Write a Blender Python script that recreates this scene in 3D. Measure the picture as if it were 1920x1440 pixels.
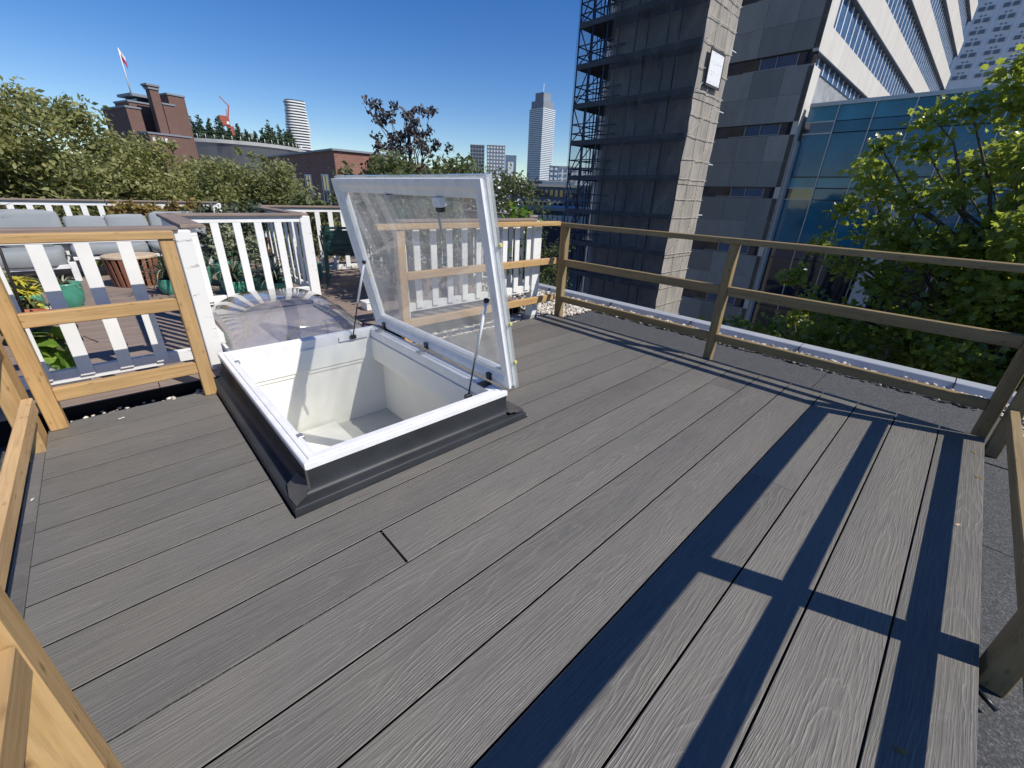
import bpy, bmesh, math, random
import numpy as np
from mathutils import Vector, Matrix

# ------------------------------------------------------------------ scene
S = bpy.context.scene
for o in list(bpy.data.objects):
    bpy.data.objects.remove(o)
C = S.collection

# camera: photo's own perspective (f = 775 px on a 1920 px wide frame)
cd = bpy.data.cameras.new('camera')
cam = bpy.data.objects.new('camera', cd)
C.objects.link(cam)
S.camera = cam
cd.sensor_fit = 'HORIZONTAL'
cd.sensor_width = 36.0
cd.lens = 775.16 / 1920 * 36.0
cd.clip_start = 0.02
cd.clip_end = 6000
RIGHT = Vector((0.73077601, -0.6817052, 0.0352768))
DOWN = Vector((-0.25940751, -0.32513936, -0.90939108))
FWD = Vector((0.6314065, 0.65541012, -0.41444349))
cam.matrix_world = Matrix.Translation((0, 0, 1.3)) @ Matrix((RIGHT, -DOWN, -FWD)).transposed().to_4x4()

# sky and sun (sun stands behind the camera on the right)
SUN = Vector((0.356, -0.86, 1.0)).normalized()
w = bpy.data.worlds.new('World')
S.world = w
w.use_nodes = True
nt = w.node_tree
bg = nt.nodes['Background']
sky = nt.nodes.new('ShaderNodeTexSky')
sky.sky_type = 'NISHITA'
sky.sun_disc = False
sky.sun_elevation = math.asin(SUN.z)
sky.sun_rotation = math.atan2(SUN.x, SUN.y)
sky.altitude = 0
sky.air_density = 1.0
sky.dust_density = 0.0
sky.ozone_density = 3.0
hs = nt.nodes.new('ShaderNodeHueSaturation')
hs.inputs['Saturation'].default_value = 1.36
hs.inputs['Hue'].default_value = 0.514
nt.links.new(sky.outputs[0], hs.inputs['Color'])
nt.links.new(hs.outputs[0], bg.inputs[0])
bg.inputs[1].default_value = 0.12
sl = bpy.data.lights.new('sun', 'SUN')
sun = bpy.data.objects.new('sun', sl)
C.objects.link(sun)
sl.energy = 5.0
sl.angle = math.radians(0.5)
sl.color = (1.0, 0.945, 0.85)
sun.rotation_euler = SUN.to_track_quat('Z', 'Y').to_euler()
sun.location = (6, -8, 30)

vs = S.view_settings
vs.view_transform = 'Standard'
vs.look = 'None'
vs.exposure = 0.0
vs.gamma = 1.0
vs.use_curve_mapping = False

# ------------------------------------------------------------------ materials
MATS = {}

class NB:
    """small node-building helper"""
    def __init__(s, name):
        s.m = bpy.data.materials.new(name)
        s.m.use_nodes = True
        s.t = s.m.node_tree
        s.p = s.t.nodes['Principled BSDF']
        s.out = s.t.nodes['Material Output']
    def n(s, typ, **kw):
        nd = s.t.nodes.new(typ)
        for k, v in kw.items():
            if k.startswith('i_'):
                key = k[2:]
                nd.inputs[int(key) if key.isdigit() else key].default_value = v
            else:
                setattr(nd, k, v)
        return nd
    def l(s, a, b):
        s.t.links.new(a, b)
    def coord(s, scale=(1, 1, 1), rnd=0.0, kind='Object'):
        tc = s.n('ShaderNodeTexCoord')
        src = tc.outputs[kind]
        if rnd:
            oi = s.n('ShaderNodeObjectInfo')
            mu = s.n('ShaderNodeMath', operation='MULTIPLY', i_1=rnd)
            s.l(oi.outputs['Random'], mu.inputs[0])
            ad = s.n('ShaderNodeVectorMath', operation='ADD')
            s.l(src, ad.inputs[0]); s.l(mu.outputs[0], ad.inputs[1])
            src = ad.outputs[0]
        mp = s.n('ShaderNodeMapping')
        mp.inputs['Scale'].default_value = scale
        s.l(src, mp.inputs[0])
        return mp.outputs[0]
    def noise(s, vec, scale=5, detail=4, rough=0.55, dist=0.0):
        nd = s.n('ShaderNodeTexNoise')
        nd.inputs['Scale'].default_value = scale
        nd.inputs['Detail'].default_value = detail
        nd.inputs['Roughness'].default_value = rough
        nd.inputs['Distortion'].default_value = dist
        s.l(vec, nd.inputs['Vector'])
        return nd.outputs['Fac']
    def ramp(s, fac, stops, interp='LINEAR'):
        r = s.n('ShaderNodeValToRGB')
        r.color_ramp.interpolation = interp
        el = r.color_ramp.elements
        el[0].position, el[0].color = stops[0][0], (*stops[0][1], 1)
        el[1].position, el[1].color = stops[-1][0], (*stops[-1][1], 1)
        for p, c in stops[1:-1]:
            e = el.new(p); e.color = (*c, 1)
        s.l(fac, r.inputs[0])
        return r.outputs[0]
    def mix(s, fac, a, b, blend='MIX'):
        m = s.n('ShaderNodeMix', data_type='RGBA', blend_type=blend)
        for v, i in ((fac, 0), (a, 6), (b, 7)):
            if isinstance(v, (int, float)):
                m.inputs[i].default_value = v
            elif isinstance(v, tuple):
                m.inputs[i].default_value = (*v, 1)
            else:
                s.l(v, m.inputs[i])
        return m.outputs[2]
    def math(s, op, a, b=None, clamp=False):
        m = s.n('ShaderNodeMath', operation=op, use_clamp=clamp)
        for i, v in enumerate((a, b)):
            if v is None: continue
            if isinstance(v, (int, float)): m.inputs[i].default_value = v
            else: s.l(v, m.inputs[i])
        return m.outputs[0]
    def bump(s, h, strength=0.3, dist=0.002):
        b = s.n('ShaderNodeBump')
        b.inputs['Strength'].default_value = strength
        b.inputs['Distance'].default_value = dist
        s.l(h, b.inputs['Height'])
        s.l(b.outputs[0], s.p.inputs['Normal'])
    def set(s, col=None, rough=None, spec=None, metal=None):
        if col is not None:
            if isinstance(col, tuple): s.p.inputs['Base Color'].default_value = (*col, 1)
            else: s.l(col, s.p.inputs['Base Color'])
        if rough is not None:
            if isinstance(rough, (int, float)): s.p.inputs['Roughness'].default_value = rough
            else: s.l(rough, s.p.inputs['Roughness'])
        if spec is not None: s.p.inputs['Specular IOR Level'].default_value = spec
        if metal is not None: s.p.inputs['Metallic'].default_value = metal
        return s
    def done(s, key):
        MATS[key] = s.m
        return s.m

def simple(key, col, rough=0.6, spec=0.4, metal=0.0, var=0.12, scale=6.0, bump=0.0, rnd=5.0, stretch=(1, 1, 1)):
    b = NB(key)
    v = b.coord(stretch, rnd)
    f = b.noise(v, scale, 5, 0.6)
    lo = tuple(c * (1 - var) for c in col); hi = tuple(min(1, c * (1 + var)) for c in col)
    b.set(b.ramp(f, [(0.3, lo), (0.7, hi)]), rough, spec, metal)
    if bump: b.bump(b.noise(v, scale * 6, 4), bump, 0.003)
    return b.done(key)

def wood(key, axis, pale, mid, dark, knots=True, rough=0.6):
    b = NB(key)
    a = 'xyz'.index(axis)
    sc = [9.0] * 3; sc[a] = 0.55
    v = b.coord(tuple(sc), 13.0)
    g = b.noise(v, 3.2, 6, 0.62, 0.6)
    col = b.ramp(g, [(0.28, dark), (0.47, mid), (0.72, pale)])
    sc2 = [26.0] * 3; sc2[a] = 1.2
    f = b.noise(b.coord(tuple(sc2), 7.0), 3.0, 3)
    col = b.mix(b.math('MULTIPLY', b.ramp(f, [(0.50, (0, 0, 0)), (0.66, (1, 1, 1))]), 0.55), col, tuple(c * 0.66 for c in mid))
    if knots:
        sc3 = [5.5] * 3; sc3[a] = 2.2
        vo = b.n('ShaderNodeTexVoronoi', feature='F1')
        b.l(b.coord(tuple(sc3), 21.0), vo.inputs['Vector'])
        k = b.ramp(vo.outputs['Distance'], [(0.06, (1, 1, 1)), (0.22, (0, 0, 0))])
        col = b.mix(b.math('MULTIPLY', k, 0.75), col, tuple(c * 0.5 for c in dark))
    big = b.noise(b.coord((1.1,) * 3, 17.0), 2.0, 3)
    col = b.mix(b.ramp(big, [(0.35, (0, 0, 0)), (0.7, (0.6,) * 3)]), col, (mid[0] * 0.74, mid[1] * 0.76, mid[2] * 0.85))
    b.set(col, rough, 0.3)
    b.bump(f, 0.55, 0.003)
    return b.done(key)

for ax in 'xyz':
    wood('pine_' + ax, ax, (0.60, 0.40, 0.19), (0.51, 0.32, 0.135), (0.34, 0.185, 0.07))
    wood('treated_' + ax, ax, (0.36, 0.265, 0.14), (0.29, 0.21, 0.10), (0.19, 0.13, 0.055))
    wood('weathered_' + ax, ax, (0.34, 0.27, 0.22), (0.27, 0.205, 0.165), (0.16, 0.12, 0.10), knots=False, rough=0.75)
wood('teak_z', 'z', (0.36, 0.17, 0.10), (0.28, 0.12, 0.07), (0.18, 0.07, 0.04), knots=False)
wood('rough_y', 'y', (0.72, 0.50, 0.27), (0.62, 0.40, 0.19), (0.46, 0.27, 0.11), rough=0.75)
simple('palewood', (0.55, 0.42, 0.28), 0.6, var=0.15, scale=9, stretch=(8, 1, 1))

# grey composite deck board with an embossed, cathedral-like grain along x
def deck_mat():
    b = NB('composite')
    tc = b.n('ShaderNodeTexCoord')
    oi = b.n('ShaderNodeObjectInfo')
    sx = b.n('ShaderNodeSeparateXYZ'); b.l(tc.outputs['Object'], sx.inputs[0])
    r1 = b.math('MULTIPLY', oi.outputs['Random'], 37.0)
    r2 = b.math('SUBTRACT', b.math('FRACT', b.math('MULTIPLY', oi.outputs['Random'], 91.7)), 0.5)
    x = b.math('ADD', sx.outputs[0], r1)
    y = b.math('ADD', sx.outputs[1], b.math('MULTIPLY', r2, 0.10))
    co = b.n('ShaderNodeCombineXYZ'); b.l(x, co.inputs[0]); b.l(y, co.inputs[1]); b.l(r1, co.inputs[2])
    def sc(v):
        m = b.n('ShaderNodeMapping'); m.inputs['Scale'].default_value = v
        b.l(co.outputs[0], m.inputs[0]); return m.outputs[0]
    wob = b.noise(sc((2.2, 7.0, 1)), 1.0, 4, 0.5)
    wob2 = b.noise(sc((0.9, 2.0, 1)), 1.0, 1)
    yy = b.math('ADD', y, b.math('MULTIPLY', b.math('SUBTRACT', wob2, 0.5), 0.16))
    q = b.math('MULTIPLY', b.math('MULTIPLY', yy, yy), 85.0)
    f = b.math('ADD', b.math('ADD', q, b.math('MULTIPLY', x, 0.55)), b.math('MULTIPLY', wob, 0.75))
    tri = b.math('PINGPONG', b.math('MULTIPLY', f, 7.5), 0.5)
    lines = b.ramp(tri, [(0.0, (1, 1, 1)), (0.16, (0.25,) * 3), (0.30, (0, 0, 0))])
    fine = b.noise(sc((5.0, 170.0, 1)), 1.0, 3, 0.6)
    fines = b.ramp(fine, [(0.44, (0, 0, 0)), (0.60, (1, 1, 1))])
    mask = b.ramp(b.noise(sc((1.6, 9.0, 1)), 1.0, 3), [(0.40, (0.25,) * 3), (0.62, (1, 1, 1))])
    h = b.math('ADD', b.math('MULTIPLY', b.math('MULTIPLY', lines, mask), 0.9), b.math('MULTIPLY', fines, 0.55))
    patch = b.noise(sc((0.8, 4.0, 1)), 1.0, 4)
    c1 = b.ramp(patch, [(0.30, (0.125, 0.118, 0.107)), (0.55, (0.151, 0.142, 0.126)), (0.75, (0.180, 0.166, 0.140))])
    tone = b.math('ADD', b.math('MULTIPLY', oi.outputs['Random'], 0.28), 0.86)
    c1 = b.mix(1.0, c1, tone, 'MULTIPLY')
    c2 = b.mix(b.math('MULTIPLY', h, 0.26, True), c1, (0.27, 0.255, 0.225))
    dark = b.ramp(b.noise(sc((7.0, 120.0, 3)), 1.0, 2), [(0.56, (0, 0, 0)), (0.72, (0.45,) * 3)])
    c3 = b.mix(dark, c2, (0.085, 0.080, 0.072))
    dirt = b.ramp(b.noise(b.coord((1, 1, 1), 0, 'Object'), 60.0, 2), [(0.66, (0, 0, 0)), (0.74, (0.22,) * 3)])
    stain = b.ramp(b.noise(b.coord((1, 1, 1), 0, 'Object'), 1.7, 5, 0.7), [(0.50, (0, 0, 0)), (0.72, (0.42,) * 3)])
    c3 = b.mix(stain, c3, (0.185, 0.168, 0.140))
    c4 = b.mix(dirt, c3, (0.27, 0.25, 0.21))
    b.set(c4, 0.5, 0.45)
    b.bump(h, 0.75, 0.0018)
    return b.done('composite')
deck_mat()

simple('white_paint', (0.78, 0.775, 0.75), 0.55, 0.35, var=0.05, scale=5, bump=0.12)
def worn_white():
    b = NB('worn_white')
    v = b.coord((1.5, 1.5, 4), 9.0)
    f = b.noise(v, 6.0, 7, 0.7)
    m = b.ramp(f, [(0.60, (0, 0, 0)), (0.64, (1, 1, 1))])
    b.set(b.mix(m, (0.76, 0.755, 0.73), (0.46, 0.43, 0.40)), 0.6, 0.3)
    b.bump(f, 0.3, 0.002)
    b.done('worn_white')
worn_white()
simple('white_frame', (0.79, 0.79, 0.785), 0.4, 0.5, var=0.07, scale=14, bump=0.04)
simple('white_lining', (0.87, 0.86, 0.79), 0.6, 0.3, var=0.04, scale=2.5, bump=0.05)
simple('grey_floor', (0.52, 0.52, 0.49), 0.7, var=0.06)
simple('epdm', (0.030, 0.033, 0.038), 0.48, 0.3, var=0.25, scale=4, bump=0.06)
simple('epdm_patch', (0.075, 0.072, 0.068), 0.5, 0.5, var=0.3, scale=9, bump=0.1)
simple('black_plastic', (0.015, 0.017, 0.02), 0.4, 0.5)
simple('steel_grey', (0.42, 0.43, 0.44), 0.35, 0.5, 0.6, var=0.05)
simple('yellow_clip', (0.62, 0.58, 0.16), 0.5)
simple('red_clip', (0.62, 0.03, 0.07), 0.4)
simple('trim_metal', (0.44, 0.46, 0.49), 0.45, 0.5, 0.2, var=0.06, scale=3)
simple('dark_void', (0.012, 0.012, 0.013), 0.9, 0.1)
simple('alu', (0.38, 0.38, 0.37), 0.45, 0.5, 0.7)

def bitumen():
    b = NB('bitumen')
    v = b.coord((1, 1, 1), 0.0)
    f = b.noise(v, 130.0, 5, 0.8)
    g = b.noise(v, 3.0, 4)
    c = b.ramp(f, [(0.36, (0.022, 0.023, 0.025)), (0.52, (0.075, 0.077, 0.08)), (0.68, (0.26, 0.26, 0.26))])
    b.set(b.mix(b.math('MULTIPLY', g, 0.4), c, (0.05, 0.05, 0.052)), 0.75, 0.4)
    b.bump(f, 0.8, 0.004)
    b.done('bitumen')
bitumen()
def stones():
    b = NB('pebble')
    v = b.coord((1, 1, 1))
    wn = b.n('ShaderNodeTexVoronoi', feature='F1'); wn.inputs['Scale'].default_value = 24.0
    b.l(v, wn.inputs['Vector'])
    sp = b.n('ShaderNodeSeparateColor'); b.l(wn.outputs['Color'], sp.inputs[0])
    c = b.ramp(sp.outputs[0], [(0.0, (0.20, 0.17, 0.14)), (0.3, (0.48, 0.42, 0.34)), (0.6, (0.62, 0.57, 0.48)), (1.0, (0.74, 0.71, 0.65))])
    b.set(c, 0.75, 0.3)
    b.done('pebble')
stones()

def pane_mat(key, tint, haze, hazecol, rough=0.02, f0=0.05, fmul=1.0):
    """thin clear sheet: see-through, mirror-like at grazing angles, slightly milky"""
    b = NB(key)
    tr = b.n('ShaderNodeBsdfTransparent'); tr.inputs[0].default_value = (*tint, 1)
    gl = b.n('ShaderNodeBsdfGlossy'); gl.inputs['Roughness'].default_value = rough
    df = b.n('ShaderNodeBsdfDiffuse'); df.inputs[0].default_value = (*hazecol, 1)
    tl = b.n('ShaderNodeBsdfTranslucent'); tl.inputs[0].default_value = (*hazecol, 1)
    md = b.n('ShaderNodeMixShader'); md.inputs[0].default_value = 0.5
    b.l(df.outputs[0], md.inputs[1]); b.l(tl.outputs[0], md.inputs[2])
    v = b.coord((1, 1, 1))
    hz = b.ramp(b.noise(v, 2.2, 6, 0.65, 1.6), [(0.32, (haze * 0.5,) * 3), (0.70, (haze * 1.7,) * 3)])
    m1 = b.n('ShaderNodeMixShader'); b.l(hz, m1.inputs[0]); b.l(tr.outputs[0], m1.inputs[1]); b.l(md.outputs[0], m1.inputs[2])
    ge = b.n('ShaderNodeNewGeometry')
    dt = b.n('ShaderNodeVectorMath', operation='DOT_PRODUCT')
    b.l(ge.outputs['Normal'], dt.inputs[0]); b.l(ge.outputs['Incoming'], dt.inputs[1])
    sch = b.math('POWER', b.math('SUBTRACT', 1.0, b.math('ABSOLUTE', dt.outputs['Value'])), 5.0)
    fre = b.math('ADD', b.math('MULTIPLY', sch, 1.0 - f0), f0)
    m2 = b.n('ShaderNodeMixShader')
    b.l(b.math('MULTIPLY', fre, fmul, True), m2.inputs[0])
    b.l(m1.outputs[0], m2.inputs[1]); b.l(gl.outputs[0], m2.inputs[2])
    b.l(m2.outputs[0], b.out.inputs[0])
    return b.done(key)
pane_mat('lid_pane', (0.93, 0.94, 0.94), 0.19, (0.80, 0.80, 0.80))
pane_mat('acrylic_edge', (0.90, 0.92, 0.92), 0.22, (0.85, 0.86, 0.86), 0.1)
pane_mat('dome_pane', (0.88, 0.86, 0.85), 0.34, (0.74, 0.70, 0.69), 0.02, f0=0.09, fmul=1.8)
simple('dome_inner', (0.60, 0.57, 0.555), 0.35, 0.5, var=0.05, scale=2)

def facade_glass(key, col, rough=0.04, spec=0.9):
    b = NB(key)
    v = b.coord((1, 1, 1), 4.0)
    f = b.noise(v, 0.6, 2)
    b.set(b.ramp(f, [(0.35, tuple(c * 0.7 for c in col)), (0.65, col)]), rough, spec)
    b.p.inputs['IOR'].default_value = 1.6
    bn = b.n('ShaderNodeBump'); bn.inputs['Strength'].default_value = 0.04; bn.inputs['Distance'].default_value = 0.05
    b.l(b.noise(v, 0.9, 2), bn.inputs['Height']); b.l(bn.outputs[0], b.p.inputs['Normal'])
    return b.done(key)
facade_glass('glass_teal', (0.020, 0.165, 0.27), 0.04, 0.45)
facade_glass('glass_spandrel', (0.06, 0.28, 0.39), 0.08, 0.4)
facade_glass('glass_dark', (0.010, 0.016, 0.026))
facade_glass('glass_blue', (0.05, 0.13, 0.27), 0.06, 0.6)
facade_glass('glass_navy', (0.006, 0.016, 0.05))
simple('stone_dark', (0.31, 0.315, 0.32), 0.6, 0.3, var=0.30, scale=0.9, bump=0.1)
def panel_stone():
    b = NB('stone_panel')
    oi = b.n('ShaderNodeObjectInfo')
    v = b.coord((1, 1, 0.35), 30.0)
    f = b.noise(v, 1.3, 6, 0.65)
    tone = b.ramp(oi.outputs['Random'], [(0.0, (0.26, 0.26, 0.25)), (0.45, (0.33, 0.325, 0.31)), (1.0, (0.42, 0.415, 0.39))])
    b.set(b.mix(b.ramp(f, [(0.35, (0, 0, 0)), (0.75, (0.5,) * 3)]), tone, (0.19, 0.19, 0.18)), 0.55, 0.35)
    b.done('stone_panel')
panel_stone()
def spandrel():
    b = NB('pale_stone')
    v = b.coord((1.0, 1.0, 0.25), 0)
    f = b.noise(v, 1.6, 5, 0.65)
    b.set(b.ramp(f, [(0.3, (0.56, 0.52, 0.46)), (0.7, (0.69, 0.65, 0.58))]), 0.6, 0.3)
    b.done('pale_stone')
spandrel()
simple('white_metal', (0.80, 0.80, 0.80), 0.4)
simple('white_render', (0.90, 0.90, 0.90), 0.6, var=0.04, scale=0.4)
simple('concrete', (0.40, 0.40, 0.39), 0.7, var=0.10, scale=0.5)
simple('far_white', (0.76, 0.77, 0.76), 0.6, var=0.04, scale=0.1)
simple('far_grey', (0.22, 0.25, 0.29), 0.6, var=0.1, scale=0.1)
simple('far_blue', (0.16, 0.22, 0.30), 0.3, 0.6, var=0.1, scale=0.1)
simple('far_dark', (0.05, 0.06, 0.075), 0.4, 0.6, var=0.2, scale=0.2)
simple('far_tan', (0.52, 0.46, 0.38), 0.6, var=0.06, scale=0.1)
simple('scaffold_steel', (0.05, 0.065, 0.10), 0.5, 0.5, 0.3)
simple('scaffold_board', (0.075, 0.08, 0.09), 0.8, var=0.25, scale=1.5)
simple('ground_city', (0.10, 0.10, 0.095), 0.9, var=0.25, scale=0.02)
simple('street', (0.05, 0.05, 0.052), 0.8, var=0.2, scale=0.3)

def brick(key, c1, c2, mort, scale):
    b = NB(key)
    tc = b.n('ShaderNodeTexCoord')
    sp = b.n('ShaderNodeSeparateXYZ'); b.l(tc.outputs['Object'], sp.inputs[0])
    co = b.n('ShaderNodeCombineXYZ')
    b.l(b.math('ADD', sp.outputs[0], sp.outputs[1]), co.inputs[0]); b.l(sp.outputs[2], co.inputs[1])
    br = b.n('ShaderNodeTexBrick')
    br.inputs['Scale'].default_value = scale
    br.inputs['Mortar Size'].default_value = 0.022
    br.inputs['Color1'].default_value = (*c1, 1); br.inputs['Color2'].default_value = (*c2, 1); br.inputs['Mortar'].default_value = (*mort, 1)
    b.l(co.outputs[0], br.inputs['Vector'])
    f = b.noise(b.coord((1, 1, 1)), 1.2, 4)
    b.set(b.mix(b.math('MULTIPLY', f, 0.5), br.outputs[0], tuple(c * 0.7 for c in c1)), 0.8, 0.2)
    return b.done(key)
brick('brick_red', (0.26, 0.115, 0.085), (0.33, 0.16, 0.12), (0.30, 0.25, 0.22), 2.2)
brick('brick_brown', (0.20, 0.115, 0.095), (0.16, 0.09, 0.075), (0.17, 0.13, 0.12), 2.2)

def net(key, col, alpha, lo, hi, scale=1.0, trans=0.4):
    b = NB(key)
    tr = b.n('ShaderNodeBsdfTransparent')
    df = b.n('ShaderNodeBsdfDiffuse'); tl = b.n('ShaderNodeBsdfTranslucent')
    v = b.coord((1.2, 1.2, 0.22))
    f = b.noise(v, 1.6 * scale, 5, 0.6, 0.8)
    c = b.ramp(f, [(0.3, tuple(x * lo for x in col)), (0.7, tuple(x * hi for x in col))])
    b.l(c, df.inputs[0]); b.l(c, tl.inputs[0])
    m0 = b.n('ShaderNodeMixShader'); m0.inputs[0].default_value = trans
    b.l(df.outputs[0], m0.inputs[1]); b.l(tl.outputs[0], m0.inputs[2])
    m = b.n('ShaderNodeMixShader')
    b.l(b.ramp(f, [(0.3, (alpha * 0.85,) * 3), (0.7, (min(1, alpha * 1.12),) * 3)]), m.inputs[0])
    b.l(tr.outputs[0], m.inputs[1]); b.l(m0.outputs[0], m.inputs[2])
    b.l(m.outputs[0], b.out.inputs[0])
    return b.done(key)
net('net_dark', (0.20, 0.20, 0.198), 0.50, 0.7, 1.25)
net('net_beige', (0.50, 0.46, 0.40), 0.88, 0.75, 1.12, 1.0, 0.25)
net('net_pale', (0.45, 0.50, 0.55), 0.35, 0.8, 1.1)

def leafmat(key, cols, trans_col, trans=0.35, scale=3.0, rough=0.5, spec=0.35):
    b = NB(key)
    v = b.coord((1, 1, 1))
    f = b.noise(v, scale, 3, 0.75)
    col = b.ramp(f, [(0.30, cols[0]), (0.5, cols[1]), (0.70, cols[2])])
    b.set(col, rough, spec)
    tl = b.n('ShaderNodeBsdfTranslucent')
    b.l(b.mix(0.6, col, trans_col), tl.inputs[0])
    m = b.n('ShaderNodeMixShader'); m.inputs[0].default_value = trans
    b.l(b.p.outputs[0], m.inputs[1]); b.l(tl.outputs[0], m.inputs[2])
    b.l(m.outputs[0], b.out.inputs[0])
    return b.done(key)
leafmat('leaf_olive', [(0.15, 0.162, 0.062), (0.28, 0.285, 0.115), (0.45, 0.43, 0.22)], (0.52, 0.54, 0.16), 0.40, 9.0)
leafmat('leaf_olive2', [(0.125, 0.142, 0.060), (0.24, 0.25, 0.105), (0.40, 0.39, 0.20)], (0.46, 0.50, 0.16), 0.40, 9.0)
leafmat('leaf_plane', [(0.075, 0.105, 0.022), (0.155, 0.195, 0.036), (0.29, 0.32, 0.07)], (0.66, 0.78, 0.10), 0.50, 9.0, 0.3, 0.6)
leafmat('leaf_dark', [(0.030, 0.028, 0.032), (0.085, 0.078, 0.076), (0.21, 0.18, 0.16)], (0.10, 0.05, 0.04), 0.15, 16.0, 0.4, 0.6)
leafmat('leaf_red', [(0.05, 0.025, 0.02), (0.12, 0.06, 0.035), (0.20, 0.13, 0.07)], (0.25, 0.09, 0.04), 0.3, 14.0)
leafmat('leaf_hedge', [(0.050, 0.068, 0.026), (0.095, 0.118, 0.044), (0.20, 0.205, 0.10)], (0.26, 0.32, 0.08), 0.3, 12.0)
leafmat('leaf_dry', [(0.16, 0.12, 0.035), (0.30, 0.22, 0.07), (0.42, 0.33, 0.13)], (0.40, 0.28, 0.07), 0.35, 10.0)
leafmat('leaf_yellow', [(0.10, 0.14, 0.02), (0.52, 0.47, 0.05), (0.70, 0.62, 0.09)], (0.6, 0.5, 0.05), 0.3, 11.0)
leafmat('leaf_fresh', [(0.06, 0.14, 0.02), (0.13, 0.24, 0.03), (0.26, 0.36, 0.05)], (0.4, 0.55, 0.05), 0.35, 9.0)
leafmat('leaf_strap', [(0.035, 0.050, 0.030), (0.080, 0.100, 0.060), (0.22, 0.235, 0.16)], (0.10, 0.13, 0.06), 0.2, 10.0)
leafmat('leaf_varieg', [(0.08, 0.12, 0.05), (0.28, 0.30, 0.18), (0.55, 0.54, 0.40)], (0.35, 0.38, 0.2), 0.2, 18.0)
leafmat('leaf_fir', [(0.045, 0.075, 0.045), (0.075, 0.115, 0.065), (0.12, 0.16, 0.09)], (0.05, 0.09, 0.04), 0.15, 1.0)
simple('bark', (0.10, 0.085, 0.07), 0.9, var=0.4, scale=8, bump=0.3)
simple('bark_pale', (0.24, 0.22, 0.17), 0.85, var=0.4, scale=5, bump=0.2)
simple('bark_dark', (0.035, 0.03, 0.03), 0.8, var=0.3, scale=8)

simple('cushion', (0.27, 0.29, 0.30), 0.9, 0.1, var=0.06, scale=4, bump=0.15)
simple('cushion_dark', (0.10, 0.11, 0.12), 0.9, 0.1, var=0.1)
simple('sofa_white', (0.72, 0.72, 0.70), 0.5)
simple('teal_glaze', (0.08, 0.33, 0.235), 0.28, 0.5, var=0.25, scale=6)
simple('terracotta', (0.42, 0.13, 0.07), 0.8, 0.2, var=0.12)
simple('red_brickpot', (0.30, 0.08, 0.06), 0.8)
simple('soil', (0.07, 0.05, 0.04), 0.95, var=0.4, scale=30, bump=0.4)
simple('chair_green', (0.012, 0.055, 0.052), 0.35, 0.5, var=0.06)
simple('white_box', (0.72, 0.72, 0.70), 0.6, var=0.05)
simple('flag_red', (0.42, 0.06, 0.12), 0.7)
simple('flag_white', (0.75, 0.75, 0.76), 0.7)
simple('crane_red', (0.36, 0.09, 0.06), 0.5)
simple('banner_frame', (0.05, 0.05, 0.05), 0.6)
def banner():
    b = NB('banner')
    v = b.coord((1, 1, 1))
    st = b.noise(b.coord((2.2, 1, 6.0)), 2.0, 5, 0.8)
    band = b.n('ShaderNodeTexWave', wave_type='BANDS', bands_direction='Z'); band.inputs['Scale'].default_value = 0.75
    b.l(v, band.inputs[0])
    m = b.math('MULTIPLY', b.math('GREATER_THAN', st, 0.56), b.math('GREATER_THAN', band.outputs['Fac'], 0.55))
    b.set(b.mix(b.math('MULTIPLY', m, 0.7), (0.80, 0.80, 0.79), (0.30, 0.30, 0.31)), 0.5)
    b.done('banner')
banner()
def depot_glass():
    b = NB('mirror_wall')
    b.set((0.42, 0.45, 0.50), 0.12, 0.5, 0.85)
    b.done('mirror_wall')
depot_glass()

# ------------------------------------------------------------------ geometry helpers
WL = {}          # world location of every object's origin
CACHE = {}
rng = random.Random(7)

def tag(o, label=None, cat=None, group=None, kind=None):
    if label: o['label'] = label
    if cat: o['category'] = cat
    if group: o['group'] = group
    if kind: o['kind'] = kind
    return o

def link(name, data, wl, parent=None):
    o = bpy.data.objects.new(name, data)
    C.objects.link(o)
    wl = Vector(wl)
    WL[o.name] = wl
    if parent is not None:
        o.parent = parent
        o.location = wl - WL[parent.name]
    else:
        o.location = wl
    return o

def thing(name, label, cat, loc, group=None):
    o = link(name, None, loc)
    o.empty_display_size = 0.2
    return tag(o, label, cat, group)

def np_mesh(name, V, F, mat, smooth=False):
    """V (n,3) float array, F (m,k) int array of equal-sized faces, or a list of faces"""
    me = bpy.data.meshes.new(name)
    if isinstance(F, np.ndarray):
        n, m, k = len(V), F.shape[0], F.shape[1]
        me.vertices.add(n); me.vertices.foreach_set('co', np.asarray(V, dtype=np.float32).ravel())
        me.loops.add(m * k); me.loops.foreach_set('vertex_index', F.astype(np.int32).ravel())
        me.polygons.add(m)
        me.polygons.foreach_set('loop_start', np.arange(0, m * k, k, dtype=np.int32))
        me.update(calc_edges=True)
    else:
        me.from_pydata([tuple(v) for v in V], [], F)
        me.update()
    if smooth:
        me.polygons.foreach_set('use_smooth', np.ones(len(me.polygons), dtype=bool))
    me.materials.append(MATS[mat] if isinstance(mat, str) else mat)
    return me

def mobj(name, V, F, mat, parent=None, smooth=False):
    V = np.asarray(V, dtype=float)
    c = (V.min(0) + V.max(0)) / 2
    return link(name, np_mesh(name, V - c, F, mat, smooth), c, parent)

BOXF = [(0, 3, 2, 1), (4, 5, 6, 7), (0, 1, 5, 4), (1, 2, 6, 5), (2, 3, 7, 6), (3, 0, 4, 7)]
def boxv(x0, x1, y0, y1, z0, z1):
    return [(x0, y0, z0), (x1, y0, z0), (x1, y1, z0), (x0, y1, z0), (x0, y0, z1), (x1, y0, z1), (x1, y1, z1), (x0, y1, z1)]

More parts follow.
